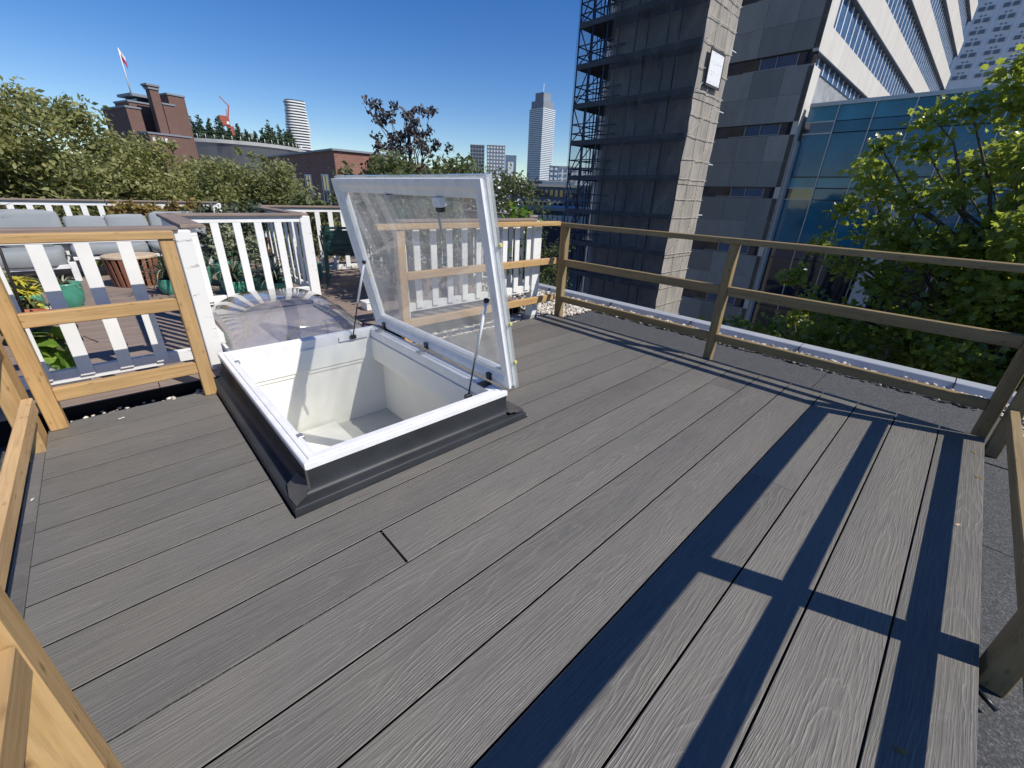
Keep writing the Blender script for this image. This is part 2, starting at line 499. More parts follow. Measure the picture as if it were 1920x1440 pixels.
def box_mesh(d, mat, bev):
    key = (round(d[0], 4), round(d[1], 4), round(d[2], 4), mat, bev)
    if key not in CACHE:
        me = bpy.data.meshes.new('box')
        h = [x / 2 for x in d]
        me.from_pydata(boxv(-h[0], h[0], -h[1], h[1], -h[2], h[2]), [], BOXF)
        if bev:
            bm = bmesh.new(); bm.from_mesh(me)
            bmesh.ops.bevel(bm, geom=bm.edges[:], offset=min(bev, min(d) * 0.3), segments=2 if bev > 0.004 else 1, affect='EDGES', profile=0.6)
            bm.to_mesh(me); bm.free()
        me.materials.append(MATS[mat])
        CACHE[key] = me
    return CACHE[key]

def box(name, x0, x1, y0, y1, z0, z1, mat, parent=None, bev=0.0):
    x0, x1 = min(x0, x1), max(x0, x1); y0, y1 = min(y0, y1), max(y0, y1); z0, z1 = min(z0, z1), max(z0, z1)
    return link(name, box_mesh((x1 - x0, y1 - y0, z1 - z0), mat, bev), ((x0 + x1) / 2, (y0 + y1) / 2, (z0 + z1) / 2), parent)

def boxes(name, rects, mat, parent=None):
    """several boxes joined into one part"""
    V, F = [], []
    for r in rects:
        b = len(V); V += boxv(*r); F += [tuple(i + b for i in f) for f in BOXF]
    return mobj(name, V, F, mat, parent)

def beam(name, p0, p1, wdt, hgt, mat, parent=None, bev=0.0):
    p0, p1 = Vector(p0), Vector(p1)
    d = p1 - p0
    o = link(name, box_mesh((wdt, hgt, d.length), mat, bev), (p0 + p1) / 2, parent)
    o.rotation_euler = d.to_track_quat('Z', 'Y').to_euler()
    return o

def tube_mesh(L, r0, r1, n, mat):
    key = ('t', round(L, 4), round(r0, 4), round(r1, 4), n, mat)
    if key not in CACHE:
        V, F = [], []
        for z, r in ((-L / 2, r0), (L / 2, r1)):
            V += [(r * math.cos(2 * math.pi * i / n), r * math.sin(2 * math.pi * i / n), z) for i in range(n)]
        F = [(i, (i + 1) % n, n + (i + 1) % n, n + i) for i in range(n)] + [tuple(range(n - 1, -1, -1)), tuple(range(n, 2 * n))]
        me = np_mesh('tube', V, F, mat)
        for p in me.polygons:
            p.use_smooth = len(p.vertices) == 4
        CACHE[key] = me
    return CACHE[key]

def tube(name, p0, p1, r, mat, parent=None, r1=None, n=8):
    p0, p1 = Vector(p0), Vector(p1)
    d = p1 - p0
    o = link(name, tube_mesh(d.length, r, r if r1 is None else r1, n, mat), (p0 + p1) / 2, parent)
    o.rotation_euler = d.to_track_quat('Z', 'Y').to_euler()
    return o

def lathe(name, c, prof, mat, parent=None, n=24, smooth=True):
    V, F = [], []
    for r, z in prof:
        V += [(c[0] + r * math.cos(2 * math.pi * i / n), c[1] + r * math.sin(2 * math.pi * i / n), c[2] + z) for i in range(n)]
    for k in range(len(prof) - 1):
        F += [(k * n + i, k * n + (i + 1) % n, (k + 1) * n + (i + 1) % n, (k + 1) * n + i) for i in range(n)]
    return mobj(name, V, F, mat, parent, smooth)

def prism(name, poly, z0, z1, mat, parent=None):
    """vertical prism over an xy polygon"""
    n = len(poly)
    V = [(x, y, z0) for x, y in poly] + [(x, y, z1) for x, y in poly]
    F = [tuple(range(n - 1, -1, -1)), tuple(range(n, 2 * n))] + [(i, (i + 1) % n, n + (i + 1) % n, n + i) for i in range(n)]
    return mobj(name, V, F, mat, parent)

def copy_tree(o, loc, rz=None, label=None):
    c = o.copy(); C.objects.link(c); c.location = loc; WL[c.name] = Vector(loc)
    if rz is not None: c.rotation_euler = (0, 0, rz)
    if label: c['label'] = label
    for ch in list(o.children):
        k = ch.copy(); C.objects.link(k); k.parent = c
        for g in list(ch.children):
            q = g.copy(); C.objects.link(q); q.parent = k
    return c

# ---- foliage
def leaf_frames(rs, n, up=0.5):
    nrm = rs.normal(size=(n, 3)); nrm[:, 2] += up * 1.5
    nrm /= np.linalg.norm(nrm, axis=1)[:, None]
    t = rs.normal(size=(n, 3)); t -= nrm * (t * nrm).sum(1)[:, None]
    t /= np.linalg.norm(t, axis=1)[:, None]
    return t, np.cross(nrm, t), nrm

def clump_points(rs, clumps, n, fill=0.6):
    cl = np.array([(*c, r) for c, r in clumps])
    wts = cl[:, 3] ** 2; wts /= wts.sum()
    idx = rs.choice(len(cl), n, p=wts)
    d = rs.normal(size=(n, 3)); d /= np.linalg.norm(d, axis=1)[:, None]
    rad = rs.random(n) ** fill
    rad *= 0.8 + 0.45 * rs.random(n)
    return cl[idx, :3] + d * (rad * cl[idx, 3])[:, None] * np.array([1, 1, 0.85])

LOBED = [(0, -0.5), (0.16, -0.36), (0.42, -0.30), (0.30, -0.10), (0.52, 0.12), (0.24, 0.16), (0.20, 0.30), (0.0, 0.55),
         (-0.20, 0.30), (-0.24, 0.16), (-0.52, 0.12), (-0.30, -0.10), (-0.42, -0.30), (-0.16, -0.36)]
OVAL = [(0, -0.5), (0.22, -0.2), (0.24, 0.12), (0, 0.5), (-0.24, 0.12), (-0.22, -0.2)]
DIAMOND = [(0, -0.5), (0.24, 0.0), (0, 0.5), (-0.24, 0.0)]

def leaves(name, P, size, mat, parent, shape, rs, up=0.4, curl=0.12):
    n = len(P)
    t, b, nr = leaf_frames(rs, n, up)
    s = size * (0.6 + 0.8 * rs.random(n))
    sh = np.array(shape); k = len(sh)
    V = P[:, None, :] + s[:, None, None] * (sh[None, :, 0, None] * t[:, None, :] + sh[None, :, 1, None] * b[:, None, :]
        - (curl * (np.abs(sh[:, 0]) * 1.6 + (sh[:, 1] > 0.2) * 0.6))[None, :, None] * nr[:, None, :])
    if k > 6:      # fan about the leaf centre
        cen = P[:, None, :]
        V = np.concatenate([V, cen], 1)
        base = np.arange(n)[:, None, None] * (k + 1)
        f = np.array([(i, (i + 1) % k, k) for i in range(k)])[None]
        F = (base + f).reshape(-1, 3)
        V = V.reshape(-1, 3)
    else:
        V = V.reshape(-1, 3)
        F = np.arange(n * k).reshape(n, k)
    o = mobj(name, V, F, mat, parent)
    return o

def limb_mesh(name, paths, mat, parent, n=6):
    """tapered, bent limbs joined into one part: paths = [[(p, r), ...], ...]"""
    V, F = [], []
    for path in paths:
        b0 = len(V)
        for i, (p, r) in enumerate(path):
            p = Vector(p)
            a = Vector(path[max(i - 1, 0)][0]); c = Vector(path[min(i + 1, len(path) - 1)][0])
            d = (c - a).normalized()
            u = d.orthogonal().normalized(); v = d.cross(u)
            V += [tuple(p + r * (math.cos(2 * math.pi * j / n) * u + math.sin(2 * math.pi * j / n) * v)) for j in range(n)]
        for i in range(len(path) - 1):
            F += [(b0 + i * n + j, b0 + i * n + (j + 1) % n, b0 + (i + 1) * n + (j + 1) % n, b0 + (i + 1) * n + j) for j in range(n)]
    return mobj(name, V, F, mat, parent, True)

def wander(rs, a, b, r0, r1, k=5, wob=0.12):
    a, b = np.array(a, float), np.array(b, float)
    L = np.linalg.norm(b - a)
    out = []
    for i in range(k + 1):
        f = i / k
        p = a + (b - a) * f + rs.normal(size=3) * wob * L * f * (1 - f)
        out.append((tuple(p), r0 + (r1 - r0) * f))
    return out

# ------------------------------------------------------------------ the setting
GZ = -10.0
tag(box('ground', -3000, 3000, -3000, 3000, GZ - 1, GZ, 'ground_city'), kind='structure')
tag(box('road', 12, 22, -60, 120, GZ, GZ + 0.02, 'street'), kind='structure')

def ring_loft(rects):
    """rects = [(x0,x1,y0,y1,z), ...] consecutive rectangular rings joined by faces"""
    V, F = [], []
    for x0, x1, y0, y1, z in rects:
        V += [(x0, y0, z), (x1, y0, z), (x1, y1, z), (x0, y1, z)]
    for k in range(len(rects) - 1):
        for i in range(4):
            j = (i + 1) % 4
            F.append((k * 4 + i, k * 4 + j, k * 4 + 4 + j, k * 4 + 4 + i))
    return V, F

# our own roof: a slab with an opening under the skylight, walls down to the street
OX = (0.30, 1.69, 1.63, 3.52)
V, F = ring_loft([(OX[0], OX[1], OX[2], OX[3], -0.9), (OX[0], OX[1], OX[2], OX[3], -0.1), (-7, 5.06, -6, 9.9, -0.1), (-7, 5.06, -6, 9.9, GZ)])
roof = tag(mobj('roof', V, F, 'bitumen'), kind='structure')
# bitumen sheets with visible seams
for i, (a, b_) in enumerate([(-2.4, -0.93), (-0.922, 0.55), (0.558, 2.02), (2.028, 3.28)]):
    box('roofing_sheet', 3.62, 4.64, a, b_, -0.099, -0.092, 'bitumen', roof)
for a, b_ in [(-0.6, 1.05), (1.056, 2.6), (2.606, 3.6)]:
    box('roofing_sheet', a, b_, -1.7, -0.42, -0.099, -0.092, 'bitumen', roof)
# metal roof edge in lengths
prof = [(4.895, -0.095), (4.934, -0.006), (4.940, 0.0), (5.065, 0.005), (5.068, 0.004), (5.085, -0.006), (5.09, -0.16), (5.07, -0.16), (4.98, -0.06)]
y = -3.71
while y < 9.6:
    y1 = min(y + 1.15, 9.7)
    n = len(prof)
    V = [(px, y + 0.004, pz) for px, pz in prof] + [(px, y1 - 0.004, pz) for px, pz in prof]
    F = [(i, (i + 1) % n, n + (i + 1) % n, n + i) for i in range(n)] + [tuple(range(n - 1, -1, -1)), tuple(range(n, 2 * n))]
    mobj('edge_trim', V, F, 'trim_metal', roof)
    box('trim_joint', 4.90, 5.08, y1 - 0.0036, y1 + 0.0036, -0.06, -0.001, 'black_plastic', roof)
    y = y1

# pebbles: loose rounded stones, nobody could count them
def pebbles(patches, seed):
    rs = np.random.RandomState(seed)
    bm = bmesh.new(); bmesh.ops.create_icosphere(bm, subdivisions=1, radius=1.0)
    bv = np.array([v.co[:] for v in bm.verts]); bf = np.array([[v.index for v in f.verts] for f in bm.faces]); bm.free()
    VV, FF = [], []; k = 0
    for x0, x1, y0, y1, z, n, r in patches:
        for i in range(n):
            s = r * (0.55 + 0.9 * rs.rand()) * np.array([1 + 0.4 * rs.rand(), 1, 0.65])
            a = rs.rand() * 6.28
            R = np.array([[math.cos(a), -math.sin(a), 0], [math.sin(a), math.cos(a), 0], [0, 0, 1]])
            v = (bv * (1 + 0.22 * rs.randn(len(bv), 1)) * s) @ R.T
            v += np.array([x0 + (x1 - x0) * rs.rand(), y0 + (y1 - y0) * rs.rand(), z + r * 0.5 + rs.rand() * r * 0.9])
            VV.append(v); FF.append(bf + k); k += len(bv)
    o = mobj('gravel', np.concatenate(VV), np.concatenate(FF), 'pebble', None, True)
    return tag(o, 'pale pebbles strewn along the roof edge and under the fence', 'gravel', kind='stuff')
pebbles([(4.60, 4.90, -1.8, 5.2, -0.09, 2600, 0.016), (4.76, 4.90, -1.8, 5.2, -0.07, 800, 0.015), (3.86, 4.66, 3.27, 3.9, -0.09, 900, 0.019),
         (1.75, 3.84, 3.29, 3.62, -0.09, 1300, 0.021), (3.86, 4.75, 3.9, 5.5, -0.09, 500, 0.018), (4.2, 4.7, -1.6, -0.62, -0.09, 260, 0.02),
         (-0.45, 0.25, 3.275, 3.38, -0.03, 40, 0.012), (-0.9, -0.6, 1.9, 3.0, -0.09, 120, 0.018)], 3)

# ---- the grey composite deck: every board its own piece
GAP = 0.0065
g = [3.0824 - 0.22074 * k for k in range(16)]
rows = [(g[0] + GAP / 2, 3.268)] + [(g[k] + GAP / 2, g[k - 1] - GAP / 2) for k in range(1, 16)] + [(-0.440, g[15] - GAP / 2)]
XL, XR = -0.506, 3.775
CX0, CX1, CY = 0.290, 1.712, 1.618
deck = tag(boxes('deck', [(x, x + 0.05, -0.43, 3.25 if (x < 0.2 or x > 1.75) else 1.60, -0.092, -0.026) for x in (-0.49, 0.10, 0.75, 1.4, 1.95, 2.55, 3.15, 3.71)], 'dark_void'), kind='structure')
def board(x0, x1, y0, y1):
    # solid board with grooved flanks: a thin lip on top, the body set back
    h, wd = (x1 - x0) / 2, (y1 - y0) / 2
    key = ('board', round(h, 4), round(wd, 4))
    if key not in CACHE:
        pr_ = [(-wd + 0.0015, 0.012), (wd - 0.0015, 0.012), (wd, 0.0108), (wd, 0.0100), (wd - 0.020, 0.0050), (wd - 0.020, -0.012), (-wd + 0.020, -0.012), (-wd + 0.020, 0.0050), (-wd, 0.0100), (-wd, 0.0108)]
        k = len(pr_)
        Vb = [(-h, a, c) for a, c in pr_] + [(h, a, c) for a, c in pr_]
        Fb = [(i, (i + 1) % k, k + (i + 1) % k, k + i) for i in range(k)] + [tuple(range(k - 1, -1, -1)), tuple(range(k, 2 * k))]
        Fb = [tuple(reversed(f)) for f in Fb]
        CACHE[key] = np_mesh('board', Vb, Fb, 'composite')
    return link('deck_board', CACHE[key], ((x0 + x1) / 2, (y0 + y1) / 2, -0.012), deck)
joints = {7: [2.905], 8: [3.218], 9: [0.533], 10: [3.221], 4: [2.4], 13: [2.2]}
for i, (y0, y1) in enumerate(rows):
    if y0 > CY:
        board(XL, CX0, y0, y1); board(CX1, XR, y0, y1)
    elif y1 > CY:     # the board notched round the skylight's foot
        def ring(e):
            return [(XL + e, y0 + e), (XR - e, y0 + e), (XR - e, y1 - e), (CX1 + e, y1 - e), (CX1 + e, CY - e), (CX0 - e, CY - e), (CX0 - e, y1 - e), (XL + e, y1 - e)]
        lv_ = [(0.0015, 0.0), (0.0, -0.0012), (0.0, -0.002), (0.020, -0.007), (0.020, -0.024)]
        Vb = [(a, c, z) for e, z in lv_ for a, c in ring(e)]
        Fb = [tuple(range(8)), tuple(range(39, 31, -1))] + [(k_ * 8 + i_, k_ * 8 + 8 + i_, k_ * 8 + 8 + (i_ + 1) % 8, k_ * 8 + (i_ + 1) % 8) for k_ in range(4) for i_ in range(8)]
        mobj('deck_board', Vb, Fb, 'composite', deck)
    else:
        xs = [XL] + [j for j in joints.get(i, [])] + [XR]
        hair = 0.005 if i == 9 else 0.0012
        for k in range(len(xs) - 1):
            board(xs[k] + (hair if k else 0), xs[k + 1] - (hair if k < len(xs) - 2 else 0), y0, y1)
box('edge_board', -0.556, -0.5095, -0.44, 2.30, -0.024, -0.0005, 'composite', deck, 0.002)
box('edge_board', -0.556, -0.5095, 2.303, 2.965, -0.024, -0.0005, 'composite', deck, 0.002)
box('edge_profile', -0.42, 0.285, 3.295, 3.325, -0.035, -0.012, 'alu', deck, 0.002)

# ---- weathered terrace deck of the neighbours, on the left
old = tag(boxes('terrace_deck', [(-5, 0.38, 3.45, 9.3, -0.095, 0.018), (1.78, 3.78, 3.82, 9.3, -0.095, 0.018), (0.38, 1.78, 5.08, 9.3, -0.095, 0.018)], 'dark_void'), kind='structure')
y = 3.40
k = 0
while y < 9.3:
    r = random.Random(k)
    y1 = y + 0.138
    dz = r.uniform(-0.002, 0.003)
    def plank(a, b_):
        box('plank', a, b_, y, y1, 0.02 + dz, 0.048 + dz, 'weathered_x', old, 0.002)
    cut = r.uniform(-2.2, 0.0)
    if y1 < 5.05:
        cut = 0.02 if k == 0 else cut
        plank(-5, cut - 0.002); plank(cut + 0.002, 0.40)
        if y > 3.78: plank(1.75, 3.80)
    else:
        plank(-5, cut - 0.002); plank(cut + 0.002, 3.80)
    y = y1 + 0.007; k += 1
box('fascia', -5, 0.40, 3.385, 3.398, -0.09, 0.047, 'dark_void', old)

# ------------------------------------------------------------------ skylight with its raised lid
wx0, wx1, wy0, wy1 = 0.388, 1.582, 1.688, 3.445
sk = thing('skylight', 'white framed roof skylight on a black upstand with its glazed lid propped open', 'skylight', (0.98, 2.56, 0))
ox0, ox1, oy0, oy1 = 0.297, 1.700, 1.622, 3.515
def lerp_rect(t, z):
    return (wx0 + (ox0 - wx0) * t, wx1 + (ox1 - wx1) * t, wy0 + (oy0 - wy0) * t, wy1 + (oy1 - wy1) * t, z)
pr = [(1.0, -0.095), (1.0, 0.026), (0.97, 0.035), (0.90, 0.040), (0.55, 0.043), (0.34, 0.047), (0.19, 0.055), (0.09, 0.068), (0.03, 0.086), (0.0, 0.112), (0.0, 0.172), (-0.25, 0.172), (-0.25, -0.05)]
V, F = ring_loft([lerp_rect(t, z) for t, z in pr])
up_ = mobj('upstand', V, F, 'epdm', sk, True)
up_.data.set_sharp_from_angle(angle=math.radians(42))
# flashing patches at two corners
def patch(x, y, sx, sy):
    P = []
    for i in range(6):
        for j in range(6):
            a, b_ = i / 5, j / 5
            P.append((x + sx * a, y + sy * b_, 0.049 + 0.055 * (1 - min(a, 1)) ** 2.2 * 0 + 0.004 + 0.02 * max(0, 1 - abs(a - 0.1) * 3) * max(0, 1 - b_ * 2)))
    Fq = [(i * 6 + j, i * 6 + j + 1, i * 6 + j + 7, i * 6 + j + 6) for i in range(5) for j in range(5)]
    return mobj('flashing_patch', P, Fq, 'epdm_patch', sk, True)
patch(1.575, 1.632, 0.118, 0.16)
V = [(0.392, 1.685, 0.10), (0.372, 1.79, 0.105), (0.325, 1.80, 0.058), (0.305, 1.72, 0.044), (0.31, 1.635, 0.046), (0.36, 1.655, 0.060)]
mobj('flashing_patch', V, [(0, 1, 2, 3), (0, 3, 4, 5)], 'epdm_patch', sk, True)
box('upstand_seam', 0.381, 0.390, 1.681, 1.688, 0.07, 0.172, 'epdm_patch', sk)
# white frame on top
ix0, ix1, iy0, iy1 = 0.462, 1.500, 1.772, 3.372
def fr(t, z):
    return (wx0 - 0.004 + (ix0 - wx0) * t, wx1 + 0.004 + (ix1 - wx1) * t, wy0 - 0.004 + (iy0 - wy0) * t, wy1 + 0.004 + (iy1 - wy1) * t, z)
pf = [(0, 0.168), (0, 0.196), (0.06, 0.200), (0.26, 0.200), (0.28, 0.193), (0.40, 0.193), (0.42, 0.200), (0.60, 0.200), (0.63, 0.194), (0.98, 0.194), (1.0, 0.19), (1.0, 0.09)]
V, F = ring_loft([fr(t, z) for t, z in pf])
frame = mobj('frame', V, F, 'white_frame', sk)
# shaft lining
V, F = ring_loft([(ix0 + .004, ix1 - .004, iy0 + .004, iy1 - .004, 0.12), (ix0 + .004, ix1 - .004, iy0 + .004, iy1 - .004, -0.055), (ix0 - .006, ix1 + .006, iy0 - .006, iy1 + .006, -0.06),
                  (ix0 - .006, ix1 + .006, iy0 - .006, iy1 + .006, -0.088), (ix0 - .03, ix1 + 0.09, iy0 - .03, iy1 + .016, -0.09), (ix0 - .03, ix1 + 0.09, iy0 - .03, iy1 + .016, -0.62)])
mobj('shaft_lining', V, F, 'white_lining', sk)
box('landing', ix0 - .03, ix1 + .09, iy0 - .03, iy1 + .016, -0.64, -0.62, 'grey_floor', sk)
box('landing_step', ix0 - .02, ix0 + 0.62, iy1 - 0.52, iy1 - 0.02, -0.619, -0.57, 'white_lining', sk)
for y in (3.20, 1.95):
    box('frame_clip', 0.44, 0.468, y - 0.02, y + 0.02, 0.178, 0.199, 'steel_grey', sk, 0.002)

# the lid, leaning open
H0 = Vector((1.592, 0, 0.213)); FR_ = Vector((1.352, 0, 1.366))
U = (FR_ - H0); LL = U.length; U = U / LL
N = Vector((U.z, 0, -U.x))
LY0, LY1 = 1.672, 3.432
def L(u, yv, n):
    p = H0 + U * u + N * n
    return (p.x, yv, p.z)
lp = [(0, 0), (0, .016), (.007, .020), (.007, .034), (0, .038), (0, .056), (.010, .062), (.097, .062), (.097, .046), (.090, .026), (.064, .023), (.037, 0.0)]
def ring_profile(prf, inset_u=0.0):
    V, F = [], []
    n = len(prf)
    for cu, cy, su, sy in ((0, LY0, 1, 1), (0, LY1, 1, -1), (LL, LY1, -1, -1), (LL, LY0, -1, 1)):
        V += [L(cu + su * d, cy + sy * d, nn) for d, nn in prf]
    for k in range(4):
        j = (k + 1) % 4
        for i in range(n):
            i2 = (i + 1) % n
            F.append((k * n + i, k * n + i2, j * n + i2, j * n + i))
    return V, F
V, F = ring_profile(lp)
lid = mobj('lid', V, F, 'white_frame', sk)
V = [L(u, yv, 0.050) for u, yv in ((.093, LY0 + .093), (.093, LY1 - .093), (LL - .093, LY1 - .093), (LL - .093, LY0 + .093))]
mobj('glass_pane', V, [(0, 1, 2, 3)], 'lid_pane', lid)
V, F = ring_profile([(-.013, .034), (-.013, .066), (-.004, .074), (.07, .078), (.07, .076), (-.003, .072), (-.011, .064), (-.011, .034)])
mobj('acrylic_cover', V, F, 'acrylic_edge', lid)
V = [L(u, yv, 0.077) for u, yv in ((.07, LY0 + .07), (.07, LY1 - .07), (LL - .07, LY1 - .07), (LL - .07, LY0 + .07))]
mobj('outer_pane', V, [(0, 1, 2, 3)], 'lid_pane', lid)
def lid_box(name, u0, u1, y0, y1, n0, n1, mat, bev=0):
    c = H0 + U * ((u0 + u1) / 2) + N * ((n0 + n1) / 2)
    o = link(name, box_mesh((u1 - u0, y1 - y0, n1 - n0), mat, bev), (c.x, (y0 + y1) / 2, c.z), lid)
    o.rotation_euler = Matrix((U, Vector((0, 1, 0)), U.cross(Vector((0, 1, 0))))).transposed().to_euler()
    return o
for yv in (3.27, 2.60, 1.86):
    lid_box('hinge', 0.004, 0.050, yv - 0.022, yv + 0.022, -0.012, 0.012, 'black_plastic', 0.003)
    box('hinge_plate', 1.500, 1.572, yv - 0.045, yv + 0.02, 0.198, 0.208, 'steel_grey' if yv > 2 else 'black_plastic', sk, 0.002)
lid_box('catch', LL - .135, LL - .095, 2.62, 2.70, 0.012, 0.046, 'steel_grey', 0.003)
lid_box('catch', LL - .145, LL - .095, 2.05, 2.13, 0.006, 0.046, 'white_frame', 0.003)
lid_box('latch_body', LL - .172, LL - .146, 2.06, 2.12, 0.012, 0.040, 'black_plastic', 0.004)
lid_box('latch_handle', LL - .31, LL - .165, 2.081, 2.099, 0.0, 0.012, 'steel_grey', 0.003)
for u, ye in ((0.98, LY1 - 0.085), (0.45, LY1 - 0.088)):
    lid_box('spacer_clip', u - 0.008, u + 0.008, ye - 0.008, ye + 0.004, 0.03, 0.046, 'yellow_clip', 0.002)
for u in (0.86, 0.42, 0.17):
    lid_box('spacer_clip', u - 0.009, u + 0.009, LY0 - 0.024, LY0 - 0.012, 0.05, 0.068, 'yellow_clip', 0.002)

def strut(base, mid, top):
    d = link('gas_strut', tube_mesh((Vector(top) - Vector(mid)).length, 0.0098, 0.0098, 10, 'white_frame'), (Vector(top) + Vector(mid)) / 2, sk)
    d.rotation_euler = (Vector(top) - Vector(mid)).to_track_quat('Z', 'Y').to_euler()
    inv = (Matrix.Translation((Vector(top) + Vector(mid)) / 2) @ d.rotation_euler.to_matrix().to_4x4()).inverted()
    def sub(o):      # hang a piece on the strut without moving it
        wl = WL[o.name]
        o.parent = d; o.location = wl; o.matrix_parent_inverse = inv
    sub(tube('piston_rod', base, mid, 0.0052, 'black_plastic'))
    sub(box('strut_bracket', base[0] - 0.025, base[0] + 0.025, base[1] - 0.012, base[1] + 0.012, base[2] - 0.02, base[2] + 0.012, 'black_plastic', None, 0.003))
    sub(lathe('strut_joint', (top[0], top[1], top[2] - 0.014), [(0.001, 0), (0.014, 0.004), (0.017, 0.014), (0.014, 0.026), (0.001, 0.03)], 'black_plastic', None, 10))
strut((1.335, 3.352, 0.165), (1.395, 3.318, 0.45), (1.463, 3.262, 0.778))
strut((1.372, 1.802, 0.185), (1.407, 1.778, 0.43), (1.462, 1.748, 0.765))
box('bracket_plate', 1.22, 1.47, 3.362, 3.3705, 0.135, 0.175, 'white_frame', sk, 0.001)

# ---- the older domed rooflight behind it
dm = thing('domed_rooflight', 'smoky plastic dome rooflight behind the open skylight below the white fence', 'rooflight', (1.05, 4.34, -0.1))
dx0, dx1, dy0, dy1, dz0 = 0.50, 1.61, 3.70, 4.975, 0.10
V, F = ring_loft([(dx0 - .01, dx1 + .01, dy0 - .01, dy1 + .01, -0.1), (dx0 - .01, dx1 + .01, dy0 - .01, dy1 + .01, dz0 - .01), (dx0 + .05, dx1 - .05, dy0 + .05, dy1 - .05, dz0 - .01), (dx0 + .05, dx1 - .05, dy0 + .05, dy1 - .05, -0.06)])
mobj('upstand', V, F, 'concrete', dm)
box('inner_pane', dx0 + .05, dx1 - .05, dy0 + .05, dy1 - .05, 0.055, 0.065, 'dome_inner', dm)
NX = 44
V, F = [], []
for i in range(NX + 1):
    for j in range(NX + 1):
        a, b_ = -1 + 2 * i / NX, -1 + 2 * j / NX
        a2, b2 = abs(a) ** 1.0, abs(b_) ** 1.0
        zz = 0.285 * max(0, 1 - a2 ** 2.8) ** 0.62 * max(0, 1 - b2 ** 2.8) ** 0.62
        V.append(((dx0 + dx1) / 2 + a * (dx1 - dx0) / 2, (dy0 + dy1) / 2 + b_ * (dy1 - dy0) / 2, dz0 + 0.012 + zz))
F = [(i * (NX + 1) + j, (i + 1) * (NX + 1) + j, (i + 1) * (NX + 1) + j + 1, i * (NX + 1) + j + 1) for i in range(NX) for j in range(NX)]
mobj('dome', V, F, 'dome_pane', dm, True)
V, F = ring_loft([(dx0 - .03, dx1 + .03, dy0 - .03, dy1 + .03, dz0 - .004), (dx0 - .03, dx1 + .03, dy0 - .03, dy1 + .03, dz0 + .012), (dx0 + .015, dx1 - .015, dy0 + .015, dy1 - .015, dz0 + .016)])
mobj('rim', V, F, 'acrylic_edge', dm)
for x, yy in ((1.615, 4.90), (1.615, 4.52), (1.615, 4.13), (1.615, 3.76), (0.495, 4.10), (0.495, 4.55)):
    tube('screw_cap', (x, yy, dz0 + 0.012), (x, yy, dz0 + 0.034), 0.017, 'red_clip', dm, 0.012, 10)
    box('rim_bar', x - 0.012, x + 0.012, yy - 0.30, yy - 0.03, dz0 + 0.0125, dz0 + 0.022, 'white_frame', dm, 0.003)

# ------------------------------------------------------------------ new timber railing round the deck
def rail_x(name, label, y0, posts, rails, fam, depth=0.07, pz=0.0):
    """a railing panel along x: posts [(x0,x1,z0,z1)], rails [(name,x0,x1,z0,z1,dy0,dy1)]"""
    t = thing(name, label, 'railing', ((posts[0][0] + posts[-1][1]) / 2, y0, pz), 'timber railing round the deck')
    for a, b_, z0, z1 in posts:
        box('post', a, b_, y0, y0 + depth, z0, z1, fam + '_z', t, 0.004)
    for nm, a, b_, z0, z1, d0, d1 in rails:
        box(nm, a, b_, y0 + d0, y0 + d1, z0, z1, fam + '_x', t, 0.004)
    return t
def rail_y(name, label, x0, posts, rails, fam, depth=0.07, pz=0.0, mats={}):
    t = thing(name, label, 'railing', (x0, (posts[0][0] + posts[-1][1]) / 2, pz), 'timber railing round the deck')
    for a, b_, z0, z1 in posts:
        box('post', x0, x0 + depth, a, b_, z0, z1, fam + '_z', t, 0.004)
    for nm, a, b_, z0, z1, d0, d1 in rails:
        box(nm, x0 + d0, x0 + d1, a, b_, z0, z1, mats.get(nm, fam + '_y'), t, 0.004)
    return t
rail_x('timber_railing', 'short orange pine railing panel left of the skylight, in front of the white fence', 3.20,
       [(-0.497, -0.424, 0.001, 0.999), (0.230, 0.300, 0.001, 0.999)],
       [('top_rail', -1.3, 0.306, 1.0, 1.045, -0.012, 0.06), ('middle_rail', -0.423, 0.229, 0.586, 0.660, 0.004, 0.049), ('bottom_rail', -0.423, 0.229, 0.165, 0.240, 0.004, 0.049)], 'pine')
rail_y('timber_railing', 'pine railing along the left end of the deck with a rough sawn bottom rail', -0.585,
       [(3.012, 3.197, -0.09, 0.999), (1.15, 1.22, -0.09, 0.999)],
       [('top_rail', 1.1, 3.187, 1.0, 1.045, 0.0, 0.07), ('middle_rail', 1.221, 3.011, 0.586, 0.660, 0.07, 0.113), ('bottom_rail', 1.221, 3.011, 0.205, 0.283, 0.070, 0.113)], 'pine', 0.074, -0.09, {'bottom_rail': 'rough_y'})
rail_y('timber_railing', 'pine post and rail close to the lens in the lower left corner', -0.331,
       [(0.809, 0.881, 0.001, 0.999)],
       [('top_rail', -0.6, 0.885, 1.0, 1.045, 0.0, 0.07), ('middle_rail', -0.6, 0.808, 0.578, 0.647, 0.027, 0.070)], 'pine')
rail_x('timber_railing', 'long pine railing across the far side of the deck right of the skylight lid', 3.25,
       [(1.760, 1.832, -0.09, 1.011), (3.878, 3.948, -0.09, 1.011)],
       [('top_rail', 1.590, 3.788, 1.012, 1.058, -0.012, 0.06), ('middle_rail', 1.833, 3.795, 0.598, 0.666, 0.004, 0.049), ('bottom_rail', 1.833, 3.795, 0.172, 0.243, 0.004, 0.049)], 'pine')
